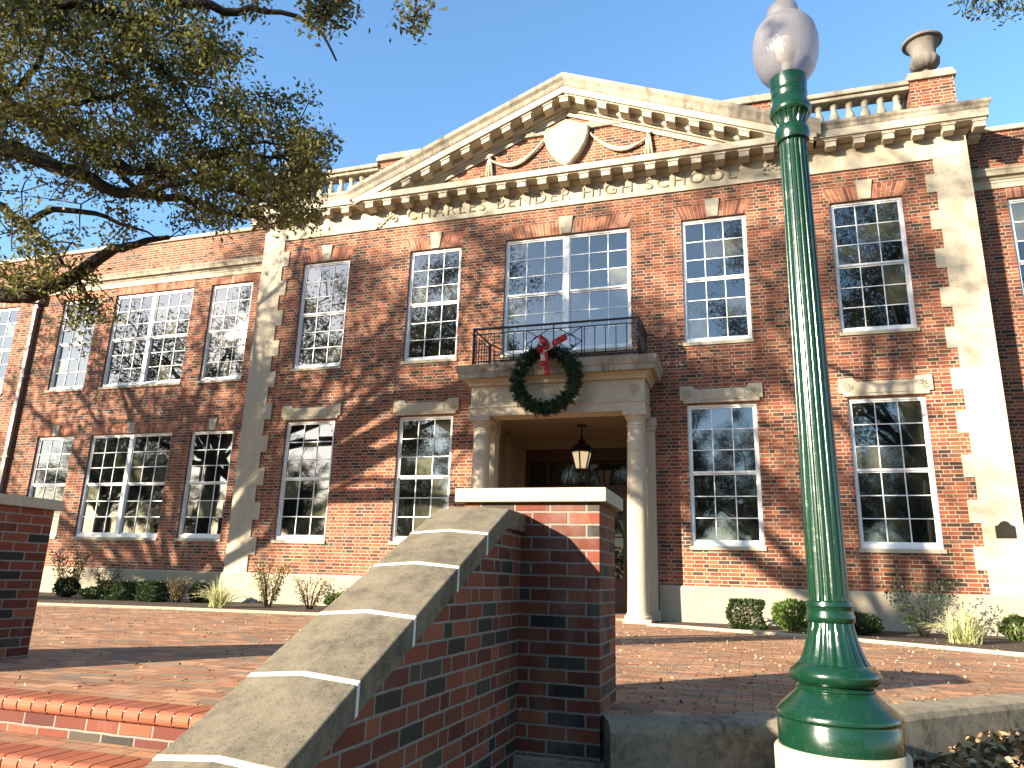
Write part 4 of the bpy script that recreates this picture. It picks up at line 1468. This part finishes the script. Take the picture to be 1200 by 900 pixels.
def oak(name, label, base, fork_z, trunk_r, targets, seed, subs=7, tw=5, per=14, L=.13, W=.065, spread=(.38, .38, .26), keep=None, leaf='leaf_shade', group='live oaks in front of the school', lean=(0, 0), extra=None, t0=.28):
    r = random.Random(seed)
    e = empty(name, base, label, 'tree', group)
    wood = MB()
    fork = Vector((base[0] + lean[0], base[1] + lean[1], fork_z))
    b = Vector(base)
    wood.tube([b + Vector((0, 0, -.3)), b + Vector((0, 0, .15)), b.lerp(fork, .3), b.lerp(fork, .65), fork + Vector((0, 0, .3))], [trunk_r * 1.6, trunk_r * 1.2, trunk_r * .95, trunk_r * .9, trunk_r * .8], 12)
    centers = []
    for tg_ in targets:
        tg_ = Vector(tg_)
        ln = (tg_ - fork).length
        mid = fork.lerp(tg_, .5) + Vector((0, 0, ln * .06))
        p1 = wander(r, fork, mid, 5, ln * .02); p2 = wander(r, mid, tg_, 6, ln * .03)
        path = p1 + p2[1:]
        n = len(path)
        r0 = trunk_r * .28 * min(1.1, .5 + ln / 14)
        wood.tube(path, [max(.03, r0 * (1 - .85 * i / (n - 1))) for i in range(n)], 8)
        for k in range(subs):
            t = t0 + (1 - t0) * (k + r.random()) / subs
            i = min(n - 2, int(t * (n - 1)))
            p = path[i].lerp(path[i + 1], t * (n - 1) - i)
            d = Vector((r.gauss(0, 1), r.gauss(0, 1), r.gauss(.25, .6))).normalized() + (tg_ - fork).normalized() * .5
            ln2 = r.uniform(1.2, 2.9) * (1.15 - t * .4)
            q = p + d.normalized() * ln2
            sp = wander(r, p, q, 5, .10)
            if keep and not all(keep(x) for x in sp): continue
            rr = max(.015, r0 * (1 - .85 * t) * .45)
            wood.tube(sp, [rr * (1 - .8 * j / 5) for j in range(6)], 5)
            for m_ in range(tw):
                j = r.randint(1, 5)
                d2 = Vector((r.gauss(0, 1), r.gauss(0, 1), r.gauss(.1, .7))).normalized()
                s0 = sp[j]; s1 = s0 + d2 * r.uniform(.4, 1.15)
                if keep and not keep(s1): continue
                wood.tube([s0, s0.lerp(s1, .5) + Vector((0, 0, .05)), s1], [.012, .009, .004], 4, cap=False)
                centers.append(tuple(s1)); centers.append(tuple(s0.lerp(s1, .55)))
    if extra:
        for pth, rads in extra['limbs']:
            wood.tube(pth, rads, 8)
        for pth in extra['twigs']:
            wood.tube(pth, [.011, .009, .007, .0035], 4, cap=False)
    wood.build('trunk', M['bark'], e)
    v, f, t = crown_quads(centers, per, spread, L, W, seed)
    if extra:
        v2, f2, t2 = crown_quads(extra['centers'], extra['per'], extra['spread'], extra['L'], extra['W'], seed + 1)
        f2 = f2 + len(v); v = np.concatenate([v, v2]); f = np.concatenate([f, f2]); t = np.concatenate([t, t2])
    raw('crown', v, f, M[leaf], e, t)
    return e


# the near oak whose limbs reach into the upper left of the view
def W3(x, y, t): 
    d = ray(x, y); return CAM + d * t


rA = random.Random(5)
forkA = Vector((-14.5, -7.5, 3.9))
LIMB = [
    ([(0, 117, 10.6), (43, 137, 10.4), (87, 163, 10.2), (123, 187, 10.0), (157, 197, 9.9), (197, 200, 9.8), (233, 182, 9.8), (277, 177, 9.9), (330, 190, 9.9)], .10, (-9.3, -7.0, 7.2)),
    ([(0, 170, 10.2), (30, 178, 10.2), (67, 190, 10.1), (100, 208, 10.0), (140, 228, 9.9), (177, 222, 9.8), (213, 230, 9.8), (260, 245, 9.8), (300, 252, 9.9)], .12, (-9.0, -7.4, 6.4)),
    ([(-30, -25, 9.6), (57, 0, 9.6), (100, 7, 9.7), (133, 13, 9.9), (173, 23, 10.0), (205, 42, 10.2), (235, 75, 10.4)], .085, (-8.6, -8.6, 8.3)),
    ([(120, -40, 9.0), (200, 0, 9.2), (233, 7, 9.2), (277, 15, 9.3), (300, 10, 9.3), (350, 20, 9.4), (377, 40, 9.4), (393, 70, 9.4)], .06, (-7.6, -8.8, 8.8)),
    ([(-30, 345, 11.4), (0, 350, 11.3), (35, 345, 11.2), (70, 333, 11.1), (100, 312, 11.0), (135, 292, 10.9), (165, 287, 10.8), (200, 275, 10.8)], .17, (-10.4, -6.6, 4.9)),
    ([(-20, 225, 11.0), (0, 245, 10.9), (33, 266, 10.9), (60, 297, 10.9), (85, 315, 11.0)], .09, (-10, -7, 6.0)),
    ([(33, 264, 10.9), (67, 247, 10.8), (110, 248, 10.7), (153, 268, 10.6), (185, 272, 10.6)], .05, None),
    ([(0, 108, 10.9), (25, 100, 11.0), (50, 60, 11.0), (60, 10, 11.0), (65, -40, 11)], .06, (-9.6, -7, 7.2)),
    ([(123, 187, 10.0), (160, 215, 9.9), (200, 205, 10.0), (250, 178, 10.1), (310, 170, 10.2), (370, 175, 10.2)], .045, None),
    ([(30, 125, 10.4), (90, 122, 10.5), (150, 105, 10.7), (210, 95, 10.8), (265, 110, 10.9)], .04, None),
    ([(100, 7, 9.7), (150, 45, 10.0), (185, 80, 10.2), (215, 125, 10.3), (240, 150, 10.4)], .035, None),
    ([(177, 222, 9.8), (230, 215, 9.7), (280, 225, 9.6), (320, 240, 9.6)], .035, None),
]
limbsA, nodesA = [], []
for pp, r0, start in LIMB:
    path = [W3(*q) for q in pp]
    for q in path: q += Vector((rA.gauss(0, .03), rA.gauss(0, .03), rA.gauss(0, .03)))
    if start:
        s = Vector(start)
        path = [forkA, forkA.lerp(s, .5) + Vector((0, 0, .3)), s] + path
    fine = []
    for i in range(len(path) - 1):
        for k in range(3): fine.append(path[i].lerp(path[i + 1], k / 3) + Vector((rA.gauss(0, .018), rA.gauss(0, .018), rA.gauss(0, .018))))
    fine.append(path[-1])
    n = len(fine)
    big = .15 if start else r0
    rads = []
    for i in range(n):
        t = i / (n - 1)
        rads.append(max(.012, (big * (1 - t) ** 2 + r0 * (1 - (1 - t) ** 2)) * (1 - .8 * t ** 1.6)))
    limbsA.append((fine, rads))
    nodesA += [p for p in fine[(6 if start else 0):]]
POLY = [(-40, -40), (200, -40), (225, 10), (205, 25), (250, 45), (285, 62), (262, 85), (300, 112), (352, 108), (318, 128), (362, 150), (396, 168), (372, 192), (382, 215), (370, 262), (330, 262), (305, 250), (285, 262), (245, 268), (215, 255), (200, 275), (130, 290), (60, 330), (-40, 352)]
HOLES = [(60, 220, 34), (20, 215, 26), (130, 195, 14), (105, 255, 24), (160, 245, 15), (205, 258, 18), (15, 300, 20), (22, 95, 10), (240, 140, 16), (200, 70, 14), (250, 110, 14), (30, 165, 14), (120, 40, 12), (275, 150, 12), (75, 172, 12), (60, 265, 22), (100, 290, 16)]


def inside(x, y):
    c = False
    for i in range(len(POLY)):
        x1, y1 = POLY[i]; x2, y2 = POLY[i - 1]
        if (y1 > y) != (y2 > y) and x < (x2 - x1) * (y - y1) / (y2 - y1) + x1: c = not c
    return c


nodes_np = np.array([tuple(p) for p in nodesA])
cenA, twA, nodes_new = [], [], []


def add_cluster(p, mx=9):
    d = np.linalg.norm(nodes_np - np.array(p), axis=1)
    j = int(np.argmin(d))
    if d[j] > mx: return
    q = Vector(nodes_np[j]); p = Vector(p)
    L_ = (p - q).length
    w1 = q.lerp(p, .35) + Vector((rA.gauss(0, .07), rA.gauss(0, .07), rA.gauss(-.03, .07))) * L_
    w2 = q.lerp(p, .7) + Vector((rA.gauss(0, .06), rA.gauss(0, .06), rA.gauss(-.02, .06))) * L_
    twA.append([q, w1, w2, p])
    cenA.append(tuple(p)); cenA.append(tuple(w2))
    nodes_new.append(tuple(p)); nodes_new.append(tuple(w1))


cnt = 0
while cnt < 950:
    x, y = rA.uniform(-40, 400), rA.uniform(-40, 352)
    if not inside(x, y): continue
    if any((x - a) ** 2 + (y - b) ** 2 < c * c for a, b, c in HOLES) and rA.random() < .88: continue
    if y > 200 and x < 230 and rA.random() < .5: continue
    add_cluster(W3(x, y, rA.gauss(10.3, .75)), 1.7 if cnt < 500 else 1.0)
    cnt += 1
    if cnt in (250, 500):
        nodes_np = np.concatenate([nodes_np, np.array(nodes_new)]); nodes_new.clear()
tipn = [tuple(W3(x, y, 8.2)) for x, y in ((405, -40), (395, -10), (384, 5), (490, -40), (489, -5), (487, 15))]
nodes_np = np.concatenate([nodes_np, np.array(tipn), np.array(nodes_new)])
limbsA.append(([W3(300, -60, 9), W3(395, -45, 8.3), W3(492, -45, 8.2), W3(489, -5, 8.2), W3(487, 18, 8.2)], [.05, .035, .015, .007, .003]))
limbsA.append(([W3(395, -45, 8.3), W3(394, -10, 8.2), W3(384, 8, 8.2), W3(380, 22, 8.2)], [.02, .012, .007, .003]))
for x, y, t, k in ((383, 8, 8.2, 6), (378, 22, 8.2, 6), (395, 5, 8.2, 5), (488, 8, 8.2, 2), (486, 22, 8.2, 3), (300, 14, 9.2, 3), (250, 30, 9.3, 4), (270, 70, 9.6, 3), (340, 120, 10, 4), (388, 168, 10.2, 4), (240, 45, 9.4, 4), (60, 335, 11, 6), (100, 320, 11, 5), (30, 330, 11, 4), (130, 400, 10.6, 0), (100, 372, 11, 6), (115, 360, 11, 6), (95, 395, 11, 2)):
    for _ in range(k): add_cluster(W3(x + rA.gauss(0, 7), y + rA.gauss(0, 7), t + rA.gauss(0, .15)), 3)

oak('live_oak', 'spreading live oak whose leafy limbs fill the upper left sky', (-14.5, -7.5, -.4), 3.7, .42,
    [(-20, -10, 8), (-17, -3, 8), (-19, -5, 10), (-12, -14, 9), (-11, -11, 11), (-15, -12, 11), (-9, -11, 11.5), (-12.5, -7.5, 11.5)], 21, leaf='leaf', subs=6, tw=5, per=10,
    keep=lambda p: not inframe(p, 60),
    extra=dict(limbs=limbsA, twigs=twA, centers=cenA, per=24, spread=(.10, .10, .085), L=.080, W=.036))

# the oaks in front, behind the photographer: they throw the dappled shade and stand in the panes
kp = lambda p: not inframe(p, 30)
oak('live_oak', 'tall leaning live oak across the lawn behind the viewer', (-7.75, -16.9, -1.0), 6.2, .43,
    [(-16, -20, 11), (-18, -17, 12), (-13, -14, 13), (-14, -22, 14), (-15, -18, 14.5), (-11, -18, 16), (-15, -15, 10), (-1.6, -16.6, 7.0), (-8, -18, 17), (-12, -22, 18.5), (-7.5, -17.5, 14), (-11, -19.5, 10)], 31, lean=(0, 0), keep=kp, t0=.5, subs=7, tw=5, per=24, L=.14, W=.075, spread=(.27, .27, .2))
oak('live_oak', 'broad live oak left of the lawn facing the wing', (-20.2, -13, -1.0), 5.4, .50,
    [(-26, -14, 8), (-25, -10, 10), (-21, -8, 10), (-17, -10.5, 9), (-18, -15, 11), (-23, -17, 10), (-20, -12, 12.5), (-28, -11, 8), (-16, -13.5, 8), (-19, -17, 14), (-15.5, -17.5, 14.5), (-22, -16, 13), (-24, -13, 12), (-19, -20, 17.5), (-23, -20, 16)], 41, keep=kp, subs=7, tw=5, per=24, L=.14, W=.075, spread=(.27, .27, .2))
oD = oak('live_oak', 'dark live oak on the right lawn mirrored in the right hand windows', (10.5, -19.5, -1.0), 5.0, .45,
    [(5, -20, 11), (8, -16, 12), (13, -17, 12), (10, -22, 15), (15, -21, 11), (6.5, -23, 13), (10, -18, 16), (5.5, -17.5, 9), (13, -24, 13), (16, -17, 9), (3, -21, 13), (3, -20.5, 17), (6, -20, 19), (10, -20, 20), (12, -18, 17), (8, -22, 17)], 51, keep=kp, subs=8, tw=6, per=52,
    extra=dict(limbs=[([Vector((10.5, -19.5, 5)), Vector((9.5, -15, 8.6)), Vector((8.2, -10.5, 9.6)), Vector((7.3, -7.5, 9.2)), W3(1150, -45, 8.6), W3(1165, -12, 8.6)], [.18, .13, .09, .05, .03, .01])],
               twigs=[[W3(1150, -40, 8.6), W3(1140, -15, 8.6), W3(1132, 8, 8.6), W3(1131, 14, 8.6)], [W3(1160, -25, 8.6), W3(1170, -5, 8.6), W3(1170, 18, 8.6), W3(1170, 22, 8.6)], [W3(1170, -40, 8.6), W3(1195, -10, 8.7), W3(1200, 15, 8.7), W3(1201, 20, 8.7)]],
               centers=[tuple(W3(1125 + 8 * i, y, 8.6 + .1 * (i % 3))) for i, y in enumerate((2, 8, 0, 12, 5, 14, 16, 4, -6, 14))] + [tuple(W3(1128 + 9 * i, y, 8.7)) for i, y in enumerate((-6, -2, 6, -4, 8, 4, 10, -3, 6))], per=16, spread=(.07, .07, .06), L=.07, W=.028))
for i, (x, y, rz, s) in enumerate(((-52, -44, 2.0, .55), (-40, -46, .7, .62), (-27, -45, 3.9, .58), (-15, -47, 5.0, .6), (-2, -45, 1.2, .55), (9, -46, 2.8, .6), (22, -45, .1, .6), (-50, -36, 1.5, .9), (-62, -48, 2.2, 1.0), (-31, -38, 5.1, .6), (-46, -42, 1.7, .5), (-33, -41, 4.4, .52), (-21, -42, 2.9, .5), (-9, -42, .9, .52), (4, -42, 3.6, .5), (15, -42, 5.7, .52), (-44, -86, 1.0, 1.3), (-24, -88, 2.4, 1.2), (-5, -84, 4.0, 1.3), (14, -90, 5.2, 1.25), (33, -84, .4, 1.3), (52, -88, 3.1, 1.2), (-34, -98, .3, 1.3), (-14, -97, 3.3, 1.3), (4, -99, 1.9, 1.3), (24, -98, 4.4, 1.3), (42, -100, 5.5, 1.3))):
    c = copy_tree(oD)
    c.location = (x, y, -1.0); c.rotation_euler = (0, 0, rz); c.scale = (s, s, s)
    tag(c, 'unseen far live oak added to darken the window reflections', 'tree', 'unseen oaks added for the window reflections')  # unseen copies, added so the panes mirror dark crowns
r = np.random.default_rng(77)
n = 15000
x = r.uniform(-130, 130, n)
P = np.stack([x, r.uniform(-118, -108, n), -1 + r.random(n) * (6.5 + 2 * np.sin(x * .21) + 1.2 * np.sin(x * .7))], 1)
v, f = quads(P, r.normal(0, 1, (n, 3)), r.normal(0, 1, (n, 3)), r.uniform(.8, 1.6, n), .8)
tag(raw('unseen_leaf_bank', v, f, M['leaf_dark'], None, r.random(n)), kind='stuff')  # unseen leaf mass added to close the sky gap in the panes
